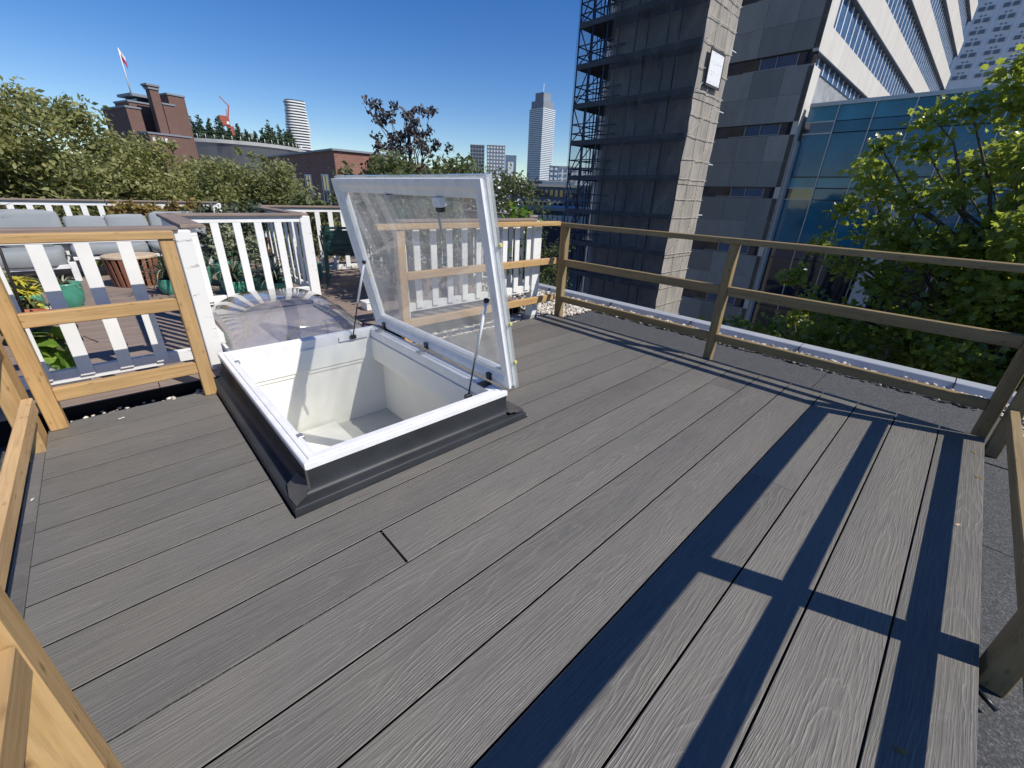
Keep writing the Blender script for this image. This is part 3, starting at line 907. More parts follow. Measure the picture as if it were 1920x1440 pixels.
rail_y('timber_railing', 'long shaded timber railing along the right side of the deck above the roof edge', 3.802,
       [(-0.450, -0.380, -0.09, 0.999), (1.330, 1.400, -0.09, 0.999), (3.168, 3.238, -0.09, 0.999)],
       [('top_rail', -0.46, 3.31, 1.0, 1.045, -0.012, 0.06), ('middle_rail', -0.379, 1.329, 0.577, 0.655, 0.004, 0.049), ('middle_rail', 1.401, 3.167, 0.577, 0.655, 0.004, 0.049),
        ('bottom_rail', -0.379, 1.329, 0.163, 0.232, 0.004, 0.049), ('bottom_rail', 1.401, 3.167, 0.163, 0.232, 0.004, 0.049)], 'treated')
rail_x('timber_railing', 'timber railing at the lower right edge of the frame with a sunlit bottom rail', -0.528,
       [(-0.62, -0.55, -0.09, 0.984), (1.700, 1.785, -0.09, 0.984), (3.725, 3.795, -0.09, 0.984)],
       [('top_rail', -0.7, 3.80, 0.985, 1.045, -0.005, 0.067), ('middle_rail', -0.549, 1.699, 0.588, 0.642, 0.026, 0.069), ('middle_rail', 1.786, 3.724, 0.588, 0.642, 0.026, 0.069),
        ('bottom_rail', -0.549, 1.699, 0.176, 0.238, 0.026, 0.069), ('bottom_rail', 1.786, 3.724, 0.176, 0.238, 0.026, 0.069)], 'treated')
tag(tube('bolt', (1.63, -0.452, -0.05), (1.60, -0.50, -0.062), 0.008, 'black_plastic'), 'dark bolt end under the near post at the deck edge', 'bolt')

# ------------------------------------------------------------------ white picket fences of the terrace
def fence(name, label, axis, b, a0, a1, slats, posts, floor=0.05, cap=1.05, bot=(0.165, 0.238), side=-1, caps=True, worn=False, sw=0.068):
    """picket fence along `axis` at cross position b; pickets stand on the `side` face"""
    def B(nm, p0, p1, q0, q1, z0, z1, mt, bev=0.002):
        if axis == 'x': return box(nm, p0, p1, b + q0, b + q1, z0, z1, mt + ('_x' if mt == 'weathered' else ''), t, bev)
        return box(nm, b + q0, b + q1, p0, p1, z0, z1, mt + ('_y' if mt == 'weathered' else ''), t, bev)
    loc = ((a0 + a1) / 2, b, floor) if axis == 'x' else (b, (a0 + a1) / 2, floor)
    t = thing(name, label, 'fence', loc, 'white picket fences of the terrace')
    B('cap_rail', a0 - 0.03, a1 + 0.03, -0.065, 0.065, cap - 0.024, cap, 'weathered', 0.004)
    B('top_rail', a0, a1, -0.02, 0.02, cap - 0.074, cap - 0.0245, 'white_paint')
    s0, s1 = (-0.036, -0.0205) if side < 0 else (0.0205, 0.036)
    B('batten', a0, a1, s0, s1, cap - 0.083, cap - 0.050, 'white_paint')
    B('bottom_rail', a0, a1, -0.02, 0.022, bot[0], bot[1], 'worn_white')
    for c in slats:
        B('picket', c - sw / 2, c + sw / 2, s0, s1, bot[0] + 0.03, cap - 0.084, 'white_paint')
    for p0, p1 in posts:
        B('post', p0, p1, -0.045 + (0.0 if side < 0 else 0.0), 0.045, floor - 0.05, cap - 0.0245, 'worn_white', 0.004)
        B('post_foot', p0 + 0.002, p1 - 0.002, -0.043, 0.043, floor - 0.12, floor - 0.0505, 'concrete')
    return t
def seq(c0, n, pitch=0.1855):
    return [c0 + pitch * i for i in range(n)]
fence('picket_fence', 'white picket fence right behind the short orange railing panel, grey cap on top', 'x', 3.586, -4.0, 0.338, seq(-0.291 - 0.188 * 18, 21, 0.188), [(-2.0, -1.91), (0.339, 0.431)], cap=1.043, bot=(0.148, 0.226))
fence('picket_fence', 'white picket fence behind the plastic dome rooflight', 'x', 5.00, 0.50, 1.57, seq(0.615, 5, 0.1845), [(0.42, 0.50), (1.572, 1.672)], bot=(0.205, 0.285))
fence('picket_fence', 'white picket fence running away beside the dome, seen edge on behind the big white post', 'y', 0.455, 3.64, 4.94, seq(3.74, 7, 0.18), [], bot=(0.205, 0.285), side=-1)
fence('picket_fence', 'white picket fence running back from the corner post by the green chairs', 'y', 1.62, 5.06, 6.72, seq(5.2, 8, 0.1855), [(6.72, 6.80)], bot=(0.205, 0.285), side=-1)
fence('picket_fence', 'white picket fence behind the stacked green chairs', 'x', 6.80, 1.70, 3.72, seq(1.83, 10, 0.189), [(3.72, 3.80)], cap=1.062, bot=(0.135, 0.205), sw=0.07)
fence('picket_fence', 'white picket fence behind the long railing right of the skylight lid', 'x', 3.402, 1.87, 3.485, seq(2.010, 9, 0.1762), [(1.842, 1.90), (3.488, 3.612)], cap=1.082, bot=(0.282, 0.360), sw=0.066)
fence('picket_fence', 'white picket fence with a vine, running back from the far corner post', 'y', 3.565, 3.48, 6.72, seq(3.60, 17, 0.1855), [], cap=1.11, bot=(0.240, 0.310), side=-1)
fence('picket_fence', 'far white picket fence behind the grey sofa below the trees', 'x', 9.40, -4.5, 1.60, seq(-0.648 - 0.1855 * 20, 33), [(0.33, 0.42), (1.60, 1.68)], cap=1.02, bot=(0.16, 0.23))

# ------------------------------------------------------------------ terrace furniture
def cushion(name, x0, x1, y0, y1, z0, z1, mat, parent, seed=0, rot=0.0, puff=0.22):
    n = 8
    V, F = [], []
    rs = np.random.RandomState(seed)
    def sgn(v, e): return math.copysign(abs(v) ** e, v)
    m, k = 10, 16
    for i in range(m + 1):
        th = -math.pi / 2 + math.pi * i / m
        for j in range(k):
            ph = 2 * math.pi * j / k
            e = 0.32
            x = sgn(math.cos(th), e) * sgn(math.cos(ph), e); y = sgn(math.cos(th), e) * sgn(math.sin(ph), e); z = sgn(math.sin(th), e)
            s = 1 + 0.03 * rs.randn()
            V.append(((x0 + x1) / 2 + x * (x1 - x0) / 2 * s, (y0 + y1) / 2 + y * (y1 - y0) / 2 * s, (z0 + z1) / 2 + z * (z1 - z0) / 2 * s))
    for i in range(m):
        F += [(i * k + j, i * k + (j + 1) % k, (i + 1) * k + (j + 1) % k, (i + 1) * k + j) for j in range(k)]
    o = mobj(name, V, F, mat, parent, True)
    o.rotation_euler = (rot, 0, 0)
    return o
sf = thing('corner_sofa', 'grey cushioned corner sofa on a white frame in front of the far fence', 'sofa', (0.1, 8.5, 0.05))
box('base_frame', -0.36, 1.30, 8.16, 8.95, 0.30, 0.345, 'sofa_white', sf, 0.004)
box('base_frame', -1.7, -0.40, 8.02, 8.95, 0.22, 0.27, 'sofa_white', sf, 0.004)
for x, y in ((-0.38, 8.06), (1.24, 8.18), (-1.66, 8.06), (-0.38, 8.88), (1.24, 8.88)):
    box('leg', x - 0.035, x + 0.035, y - 0.03, y + 0.03, 0.052, 0.299 if x > -0.39 else 0.22, 'sofa_white', sf, 0.003)
box('back_panel', -1.7, 1.30, 8.90, 8.95, 0.35, 0.62, 'sofa_white', sf, 0.004)
cushion('seat_cushion', -0.36, 0.46, 8.12, 8.80, 0.345, 0.50, 'cushion', sf, 1)
cushion('seat_cushion', 0.47, 1.30, 8.12, 8.80, 0.345, 0.50, 'cushion', sf, 2)
cushion('seat_cushion', -1.25, -0.42, 7.98, 8.75, 0.24, 0.47, 'cushion', sf, 3)
cushion('back_cushion', -1.20, -0.36, 8.66, 8.90, 0.46, 0.90, 'cushion', sf, 4, -0.12)
cushion('back_cushion', -0.35, 0.10, 8.66, 8.88, 0.47, 0.82, 'cushion', sf, 5, -0.12)
cushion('back_cushion', 0.08, 0.56, 8.66, 8.88, 0.47, 0.845, 'cushion', sf, 8, -0.12)
cushion('back_cushion', 0.57, 1.28, 8.66, 8.88, 0.47, 0.88, 'cushion', sf, 6, -0.12)
cushion('loose_pillow', -0.95, -0.50, 8.35, 8.62, 0.44, 0.66, 'cushion', sf, 7, 0.3)
cushion('loose_pillow', -1.7, -1.2, 8.1, 8.5, 0.34, 0.62, 'cushion_dark', sf, 9, 0.3)

st = thing('slatted_table', 'round reddish slatted wooden side table in front of the sofa', 'table', (0.19, 7.45, 0.05))
lathe('table_top', (0.19, 7.45, 0.40), [(0.001, 0.03), (0.27, 0.03), (0.285, 0.02), (0.285, 0.0), (0.001, 0.0)], 'palewood', st, 32, False)
lathe('hoop', (0.19, 7.45, 0.22), [(0.235, 0), (0.245, 0), (0.245, 0.03), (0.235, 0.03)], 'teak_z', st, 24)
for i in range(22):
    a = 2 * math.pi * i / 22
    p = (0.19 + 0.27 * math.cos(a), 7.45 + 0.27 * math.sin(a)); q = (0.19 + 0.235 * math.cos(a), 7.45 + 0.235 * math.sin(a))
    o = beam('slat', (q[0], q[1], 0.052), (p[0], p[1], 0.398), 0.045, 0.016, 'teak_z', st, 0.003)
    o.rotation_euler = (Vector((p[0] - q[0], p[1] - q[1], 0.346))).to_track_quat('Z', 'X').to_euler() if False else o.rotation_euler
lathe('core', (0.19, 7.45, 0.052), [(0.19, 0), (0.21, 0.345)], 'dark_void', st, 20)

# ---- pots and plants
def pot(t, c, r, h, mat, soil=True):
    p_ = lathe('pot', c, [(r * 0.62, 0), (r * 0.86, h * 0.22), (r, h * 0.62), (r * 0.97, h * 0.93), (r * 1.02, h), (r * 0.92, h), (r * 0.88, h * 0.86)], mat, t, 24)
    if soil: lathe('soil', (c[0], c[1], c[2] + h * 0.84), [(0.001, 0.012), (r * 0.9, 0.0)], 'soil', p_, 16)
def tapered_pot(t, c, r, h, mat):
    p_ = lathe('pot', c, [(r * 0.68, 0), (r * 0.92, h * 0.76), (r * 1.02, h * 0.77), (r * 1.04, h), (r * 0.94, h), (r * 0.9, h * 0.85)], mat, t, 20)
    lathe('soil', (c[0], c[1], c[2] + h * 0.86), [(0.001, 0.012), (r * 0.9, 0.0)], 'soil', p_, 16)

def blades(name, c, n, length, width, mat, parent, seed, lift=1.0, droop=0.9, spread=1.0, stem=0.0):
    """strap leaves arching out of one point"""
    rs = np.random.RandomState(seed)
    V, F = [], []
    for i in range(n):
        a = rs.rand() * 6.28; L_ = length * (0.55 + 0.6 * rs.rand()); wv = width * (0.7 + 0.6 * rs.rand())
        el = lift * (0.35 + 0.65 * rs.rand()); dr = droop * (0.6 + 0.8 * rs.rand())
        d = np.array([math.cos(a), math.sin(a)]); sd = np.array([-d[1], d[0]])
        p = np.array([c[0], c[1], c[2] + stem * rs.rand()], float); ang = el * 1.45
        b0 = len(V); ns = 5
        for s in range(ns + 1):
            f = s / ns
            ww = wv * (1 - f) ** 0.7 * (0.6 + 0.4 * min(1, f * 4)) / 2
            V.append((p[0] + sd[0] * ww, p[1] + sd[1] * ww, p[2])); V.append((p[0] - sd[0] * ww, p[1] - sd[1] * ww, p[2]))
            st_ = L_ / ns
            p = p + np.array([d[0] * math.cos(ang) * spread, d[1] * math.cos(ang) * spread, math.sin(ang)]) * st_
            ang -= dr / ns * 1.6
        for s in range(ns):
            F.append((b0 + 2 * s, b0 + 2 * s + 1, b0 + 2 * s + 3, b0 + 2 * s + 2))
    return mobj(name, V, F, mat, parent)

def plant(name, label, c, build, group='potted plants on the terrace'):
    t = thing(name, label, 'plant', c, group)
    build(t)
    return t
def b_teal(t):
    pot(t, (-0.43, 6.40, 0.05), 0.135, 0.25, 'teal_glaze')
    blades('leaves', (-0.43, 6.40, 0.26), 50, 0.19, 0.030, 'leaf_varieg', t, 5, 0.9, 1.0)
    blades('leaves', (-0.55, 6.42, 0.26), 16, 0.24, 0.022, 'leaf_strap', t, 6, 1.0, 1.3)
plant('potted_plant', 'spiky plant in a round teal pot beside the slatted table', (-0.43, 6.40, 0.05), b_teal)
def b_teal2(t):
    pot(t, (-0.70, 6.10, 0.05), 0.12, 0.22, 'teal_glaze')
    rs = np.random.RandomState(3)
    P = clump_points(rs, [((-0.70, 6.10, 0.33), 0.14)], 90)
    leaves('leaves', P, 0.09, 'leaf_hedge', t, OVAL, rs)
plant('potted_plant', 'leafy plant in a teal pot half hidden behind a fence picket at the left', (-0.70, 6.10, 0.05), b_teal2)
def b_croton(t):
    tapered_pot(t, (-0.74, 5.55, 0.05), 0.12, 0.22, 'dark_void')
    tube('stem', (-0.74, 5.55, 0.24), (-0.72, 5.55, 0.42), 0.012, 'bark', t)
    for i, (x, y, z) in enumerate([(-0.78, 5.5, 0.58), (-0.64, 5.52, 0.47), (-0.85, 5.6, 0.50), (-0.70, 5.45, 0.40), (-0.60, 5.6, 0.36)]):
        blades('leaves', (x, y, z), 34, 0.14, 0.045, 'leaf_yellow', t, 20 + i, 0.75, 1.0, 1.2)
    for i, (x, y, z) in enumerate([(-0.72, 5.5, 0.33), (-0.62, 5.55, 0.28)]):
        blades('leaves', (x, y, z), 26, 0.15, 0.045, 'leaf_hedge', t, 30 + i, 0.5, 1.2, 1.2)
plant('potted_plant', 'bright yellow leaved shrub behind the left end of the fence', (-0.74, 5.55, 0.05), b_croton)
def b_red(t):
    box('pot', -0.68, -0.52, 5.92, 6.06, 0.05, 0.14, 'red_brickpot', t, 0.006)
    box('soil', -0.665, -0.535, 5.935, 6.045, 0.14, 0.146, 'pebble', t)
    V = [(-0.72, 5.66, 0.10), (-0.60, 5.70, 0.09), (-0.55, 5.78, 0.15), (-0.60, 5.84, 0.26), (-0.68, 5.80, 0.28), (-0.74, 5.72, 0.20)]
    mobj('leaf', V, [(0, 1, 2, 3, 4, 5)], 'leaf_yellow', t)
plant('planter', 'small brick red planter with pebbles and one big yellow leaf', (-0.6, 6.0, 0.05), b_red)
def b_vine(t):
    box('planter_box', -0.52, -0.30, 3.68, 3.90, 0.05, 0.24, 'white_box', t, 0.004)
    for i in range(4):
        box('box_rib', -0.522, -0.298, 3.677, 3.6785, 0.075 + i * 0.045, 0.082 + i * 0.045, 'concrete', t)
    rs = np.random.RandomState(12)
    P = np.array([(-0.43, 3.70, 0.31), (-0.38, 3.67, 0.28), (-0.36, 3.66, 0.25), (-0.44, 3.69, 0.36), (-0.40, 3.68, 0.40), (-0.47, 3.72, 0.34), (-0.34, 3.67, 0.33), (-0.42, 3.68, 0.45), (-0.5, 3.7, 0.42), (-0.36, 3.7, 0.42)])
    leaves('leaves', P, 0.135, 'leaf_fresh', t, LOBED, rs, 0.7, 0.2)
    P = clump_points(rs, [((-0.45, 3.78, 0.42), 0.16), ((-0.38, 3.8, 0.36), 0.13)], 60)
    leaves('leaves', P, 0.10, 'leaf_hedge', t, OVAL, rs)
    limb_mesh('stem', [wander(rs, (-0.42, 3.72, 0.2), (-0.42, 3.68, 0.45), 0.006, 0.003)], 'bark', t)
plant('planter', 'white planter box with big bright green leaves behind the fence at the left', (-0.41, 3.71, 0.05), b_vine)
def b_cord(t):
    tapered_pot(t, (-0.62, 5.0, 0.05), 0.14, 0.26, 'terracotta')
    tube('stem', (-0.62, 5.0, 0.28), (-0.58, 5.02, 1.0), 0.010, 'bark_dark', t)
    blades('leaves', (-0.60, 5.02, 0.98), 34, 0.32, 0.028, 'leaf_red', t, 41, 0.8, 0.5)
plant('potted_plant', 'reddish spiky plant at the left edge above the fence cap', (-0.62, 5.0, 0.05), b_cord)
def pot_row(c, r, h, seed, kind, label, mat='teal_glaze'):
    def f(t):
        (tapered_pot if mat == 'terracotta' else pot)(t, c, r, h, mat)
        z = c[2] + h * 0.9
        if kind == 'strap':
            blades('leaves', (c[0], c[1], z), 70, 0.52, 0.026, 'leaf_strap', t, seed, 1.0, 1.25)
            blades('leaves', (c[0], c[1], z + 0.08), 36, 0.42, 0.022, 'leaf_varieg', t, seed + 1, 1.0, 1.3)
        elif kind == 'pale':
            rs = np.random.RandomState(seed)
            P = clump_points(rs, [((c[0], c[1], z + 0.28), 0.17), ((c[0] + 0.05, c[1], z + 0.45), 0.13)], 320)
            leaves('leaves', P, 0.055, 'leaf_varieg', t, OVAL, rs)
            limb_mesh('stem', [wander(rs, (c[0], c[1], z - 0.02), (c[0], c[1], z + 0.35), 0.01, 0.004)], 'bark', t)
        else:
            rs = np.random.RandomState(seed)
            P = clump_points(rs, [((c[0], c[1], z + 0.2), 0.14), ((c[0], c[1], z + 0.38), 0.10)], 170)
            leaves('leaves', P, 0.06, 'leaf_strap', t, OVAL, rs)
            limb_mesh('stem', [wander(rs, (c[0], c[1], z - 0.02), (c[0], c[1], z + 0.35), 0.01, 0.004)], 'bark_dark', t)
    return plant('potted_plant', label, c, f)
pot_row((1.06, 6.15, 0.05), 0.15, 0.17, 50, 'strap', 'strap leaved plant in a teal bowl behind the dome fence, left of centre')
pot_row((1.32, 6.05, 0.05), 0.11, 0.20, 56, 'pale', 'pale variegated plant in a small teal pot behind the dome fence')
pot_row((1.40, 5.70, 0.05), 0.18, 0.20, 53, 'strap', 'strap leaved plant in the big teal bowl next to the right hand fence post')
pot_row((0.80, 6.9, 0.05), 0.16, 0.26, 59, 'strap', 'dark strap leaved plant in a teal pot farther back behind the dome fence')
pot_row((0.62, 5.75, 0.05), 0.13, 0.22, 63, 'dark', 'bushy dark plant in a teal pot behind the left end of the dome fence')
pot_row((1.12, 6.75, 0.05), 0.16, 0.30, 65, 'pale', 'pale bushy plant in the tall teal pot at the back behind the dome fence')
pot_row((0.45, 6.6, 0.05), 0.12, 0.18, 67, 'strap', 'strap leaved plant in a low teal bowl right of the slatted table')
pot_row((2.15, 6.55, 0.05), 0.13, 0.24, 69, 'dark', 'dark bushy plant in a teal pot beside the stacked green chairs')
def b_terra(t):
    tapered_pot(t, (1.50, 6.35, 0.50), 0.075, 0.19, 'terracotta')
    rs = np.random.RandomState(61)
    P = clump_points(rs, [((1.50, 6.35, 0.85), 0.12), ((1.52, 6.35, 1.0), 0.10)], 170)
    leaves('leaves', P, 0.06, 'leaf_strap', t, OVAL, rs)
    limb_mesh('stem', [wander(rs, (1.50, 6.35, 0.66), (1.51, 6.35, 0.95), 0.008, 0.003)], 'bark_dark', t)
plant('potted_plant', 'small dark plant in a terracotta pot raised on a black stand', (1.50, 6.35, 0.50), b_terra)
sd = thing('plant_stand', 'black metal plant stand under the terracotta pot', 'stand', (1.48, 6.35, 0.05))
lathe('stand_top', (1.48, 6.35, 0.475), [(0.001, 0.02), (0.16, 0.02), (0.165, 0.01), (0.16, 0), (0.001, 0)], 'bark_dark', sd, 20)
for a in (0.4, 2.5, 4.6):
    tube('leg', (1.48 + 0.15 * math.cos(a), 6.35 + 0.15 * math.sin(a), 0.052), (1.48 + 0.10 * math.cos(a), 6.35 + 0.10 * math.sin(a), 0.475), 0.010, 'bark_dark', sd)

# ---- stack of dark green slatted chairs in the shade
def make_chair():
    t = thing('stacking_chair', 'x', 'chair', (2.40, 6.05, 0.05), 'stacked green chairs')
    cx, cy, z = 2.40, 6.05, 0.05
    for sx in (-1, 1):
        tube('leg', (cx + sx * 0.24, cy - 0.23, z), (cx + sx * 0.22, cy - 0.20, z + 0.43), 0.012, 'chair_green', t)
        limb = [((cx + sx * 0.24, cy + 0.26, z), 0.012), ((cx + sx * 0.22, cy + 0.20, z + 0.43), 0.012), ((cx + sx * 0.21, cy + 0.25, z + 0.66), 0.012)]
        limb_mesh('back_leg', [limb], 'chair_green', t, 8)
        limb_mesh('armrest', [[((cx + sx * 0.23, cy - 0.20, z + 0.43), 0.011), ((cx + sx * 0.25, cy - 0.20, z + 0.62), 0.011), ((cx + sx * 0.25, cy - 0.12, z + 0.645), 0.013), ((cx + sx * 0.235, cy + 0.22, z + 0.64), 0.011)]], 'chair_green', t, 8)
    for k in range(7):
        y = cy - 0.20 + k * 0.066
        box('seat_slat', cx - 0.215, cx + 0.215, y - 0.027, y + 0.027, z + 0.430 - 0.002 * abs(k - 3), z + 0.442 - 0.002 * abs(k - 3), 'chair_green', t, 0.004)
    for k in range(5):
        zz = z + 0.475 + k * 0.044
        yy = cy + 0.21 + 0.06 * (zz - z - 0.43) / 0.35
        box('back_slat', cx - 0.205, cx + 0.205, yy - 0.008, yy + 0.006, zz - 0.015, zz + 0.015, 'chair_green', t, 0.004)
    return t
ch = make_chair()
ch['label'] = 'bottom dark green slatted chair of the stack in the shade'
ch.rotation_euler = (0, 0, math.radians(160))
for k, lb in enumerate(('middle dark green slatted chair of the stack in the shade', 'topmost dark green slatted chair of the stack, its back catching the sun')):
    copy_tree(ch, (2.40 + 0.012 * (k + 1), 6.05 - 0.02 * (k + 1), 0.05 + 0.065 * (k + 1)), math.radians(160), lb)
copy_tree(ch, (2.92, 5.55, 0.05), math.radians(205), 'single dark green slatted chair half hidden behind the skylight lid')
bt = thing('storage_crate', 'low white crate on the terrace floor behind the skylight strut', 'crate', (2.05, 4.55, 0.05))
box('crate_body', 1.98, 2.16, 4.47, 4.62, 0.05, 0.13, 'white_box', bt, 0.005)
box('crate_lid', 1.972, 2.168, 4.462, 4.628, 0.131, 0.145, 'white_box', bt, 0.004)

# ---- bits of dry leaf and wood lying on the deck
def scrap(name, label, cat, x, y, s, a, mat, z=0.0015):
    pts = [(-0.5, -0.05), (-0.2, -0.22), (0.15, -0.12), (0.5, -0.25), (0.38, 0.05), (0.45, 0.25), (0.05, 0.14), (-0.25, 0.22)]
    V = [(x + s * (px * math.cos(a) - py * math.sin(a)), y + s * (px * math.sin(a) + py * math.cos(a)), z + s * 0.10 * abs(px)) for px, py in pts] + [(x, y, z)]
    return tag(mobj(name, V, [(i, (i + 1) % 8, 8) for i in range(8)], mat), label, cat)
scrap('dry_leaf', 'dry pale leaf scrap on the last deck board next to the corner post', 'leaf', 3.47, -0.395, 0.035, 0.4, 'leaf_dry')
scrap('dry_leaf', 'curled dry leaf scrap at the outer edge of the last deck board', 'leaf', 3.13, -0.425, 0.042, 1.9, 'leaf_dry')
scrap('dry_leaf', 'small pale leaf scrap halfway along the last deck board', 'leaf', 2.52, -0.360, 0.030, 2.6, 'palewood')
scrap('wood_chip', 'tiny wood chip on the notched board right of the skylight', 'wood chip', 2.45, 2.35, 0.022, 0.9, 'palewood')
scrap('paper_scrap', 'white scrap at the foot of the left corner post', 'scrap', -0.20, 3.16, 0.035, 0.3, 'white_box')
scrap('paper_scrap', 'white crumb on the edge strip at the far left of the deck', 'scrap', -0.53, 2.48, 0.022, 1.2, 'white_box')
scrap('wood_chip', 'wood chip lying in the middle railing shadow at the bottom', 'wood chip', 1.19, -0.30, 0.035, 2.2, 'leaf_dry')

# ------------------------------------------------------------------ hedges and trees
def foliage(name, label, cat, base, clumps, n, size, mat, shape, seed, trunk=None, limbs=(), bark='bark', group=None, up=0.4, single=0):
    t = thing(name, label, cat, base, group)
    rs = np.random.RandomState(seed)
    P = clump_points(rs, clumps, n)
    o = leaves('crown', P, size, mat, t, shape, rs, up)
    o['kind'] = 'stuff'
    if trunk:
        limb_mesh('trunk', [wander(rs, base, trunk[0], trunk[1], trunk[1] * 0.55, 7, 0.03)], bark, t, 9)
    if limbs:
        limb_mesh('branches', [wander(rs, a, b_, r0, r1, 5, 0.14) for a, b_, r0, r1 in limbs], bark, t, 6)
    return t

def crown_clumps(rs, c, rad, n, r0, r1, shell=0.55):
    out = []
    for i in range(n):
        d = rs.normal(size=3); d /= np.linalg.norm(d)
        f = shell + (1 - shell) * rs.rand()
        out.append((tuple(np.array(c) + d * f * np.array(rad)), r0 + (r1 - r0) * rs.rand()))
    return out

def big_tree(name, label, c, rad, n_cl, r0, r1, n, size, mat, shape, seed, bark='bark', group=None, trunk_r=0.28, base=None, extra=(), up=0.4):
    rs = np.random.RandomState(seed)
    cl = crown_clumps(rs, c, rad, n_cl, r0, r1, 0.45) + list(extra)
    base = base or (c[0], c[1], GZ)
    hub = (c[0], c[1], c[2] - rad[2] * 0.75)
    limbs = [(hub, q[0], trunk_r * 0.38, 0.012) for q in cl[::3]]
    return foliage(name, label, 'tree', base, cl, n, size, mat, shape, seed + 1, (hub, trunk_r), limbs, bark, group, up)

G1 = 'broadleaf trees beyond the terrace'
TOPS = [(-6, 2.8), (-0.7, 2.75), (-0.26, 2.68), (0.2, 2.4), (0.55, 2.08), (1.2, 2.15), (2.1, 1.95), (3.2, 1.98), (4.4, 1.65), (4.85, 0.85), (5.1, -0.4)]
def canopy_tree(label, x0, x1, seed, n, size, mat, yc=14.0, dy=0.9):
    # crown filled clump by clump up to an uneven top line
    rs = np.random.RandomState(seed)
    xs, zs_ = zip(*TOPS)
    cl = []
    x = x0
    while x < x1:
        top = np.interp(x, xs, zs_)
        z = top - 0.32
        while z > -1.3:
            r = 0.30 + 0.28 * rs.rand()
            cl.append(((x + 0.16 * rs.randn(), yc + dy * rs.randn() * 0.7, z + 0.14 * rs.randn()), r if z > top - 0.5 else r + 0.12))
            z -= 0.42 + 0.1 * rs.rand()
        x += 0.30
    cx_ = (x0 + x1) / 2
    for i in range(5):
        sx_ = x0 + (x1 - x0) * rs.rand(); tz = np.interp(sx_, xs, zs_)
        cl.append(((sx_, yc, tz + 0.12), 0.13))
    hub = (cx_, yc, -1.6)
    return foliage('broadleaf_tree', label, 'tree', (cx_, yc, GZ), cl, n, size, mat, DIAMOND, seed + 1, (hub, 0.26), [(hub, q[0], 0.08, 0.01) for q in cl[::4]], 'bark', G1, up=0.75)
canopy_tree('tall olive green tree rising at the left edge behind the far fence', -4.6, 0.45, 101, 90000, 0.115, 'leaf_olive')
canopy_tree('olive green tree in front of the brown brick towers', 0.45, 2.6, 103, 52000, 0.10, 'leaf_olive', 14.3)
canopy_tree('rounded olive green tree below the rooftop garden, left of the dark brick building', 2.6, 5.0, 105, 52000, 0.095, 'leaf_olive2', 13.8)
big_tree('broadleaf_tree', 'low olive green tree crown outside the left edge of the far fence', (-6.6, 13.0, -0.6), (2.6, 2.0, 2.8), 70, 0.5, 0.95, 16000, 0.14, 'leaf_olive2', DIAMOND, 107, group=G1)
big_tree('broadleaf_tree', 'low tree crown behind the dark strap leaved plants and the dome fence', (2.5, 10.9, -1.55), (1.9, 0.6, 2.6), 90, 0.3, 0.55, 26000, 0.085, 'leaf_olive2', DIAMOND, 109, group=G1)
big_tree('broadleaf_tree', 'small tree in front of the dark shaded brick wall behind the green chairs', (4.05, 10.4, -1.75), (0.7, 0.6, 2.6), 60, 0.25, 0.45, 13000, 0.085, 'leaf_olive', DIAMOND, 111, group=G1)
rs = np.random.RandomState(31)
foliage('bamboo_hedge', 'dry yellow bamboo hedge in front of the far fence right of the sofa', 'hedge', (0.85, 9.1, 0.05),
        [((0.15 + 1.45 * rs.rand(), 9.12 + 0.2 * rs.rand(), 0.35 + 0.62 * rs.rand()), 0.13) for i in range(60)], 4200, 0.085, 'leaf_dry', DIAMOND, 32)
box('planter_trough', 0.1, 1.65, 9.02, 9.32, 0.05, 0.25, 'teal_glaze', bpy.data.objects['bamboo_hedge'], 0.01)
rs = np.random.RandomState(33)
foliage('garden_shrub', 'dark tangle of shrub climbing the fence behind the stacked chairs', 'shrub', (2.6, 6.95, 0.05),
        [((1.9 + 1.9 * rs.rand(), 6.98 + 0.25 * rs.rand(), 0.25 + 0.95 * rs.rand()), 0.14) for i in range(60)], 3600, 0.075, 'leaf_hedge', DIAMOND, 34)
rs = np.random.RandomState(35)
foliage('garden_shrub', 'green shrub between the far pots and the bamboo hedge', 'shrub', (1.5, 7.6, 0.05),
        [((1.0 + 0.8 * rs.rand(), 7.4 + 0.4 * rs.rand(), 0.25 + 0.75 * rs.rand()), 0.16) for i in range(40)], 2600, 0.075, 'leaf_strap', DIAMOND, 36)

rs = np.random.RandomState(37)
foliage('garden_shrub', 'tall leafy shrub behind the right hand fence, seen through the skylight lid', 'shrub', (3.1, 4.9, 0.05),
        [((2.40 + 1.05 * rs.rand(), 4.1 + 1.6 * rs.rand(), 0.4 + 1.2 * rs.rand() ** 0.7), 0.2) for i in range(95)], 9500, 0.07, 'leaf_hedge', DIAMOND, 38, ((3.1, 4.9, 0.7), 0.035))
box('planter_box', 2.75, 3.45, 4.6, 5.2, 0.05, 0.34, 'weathered_x', bpy.data.objects['garden_shrub.002'], 0.006)

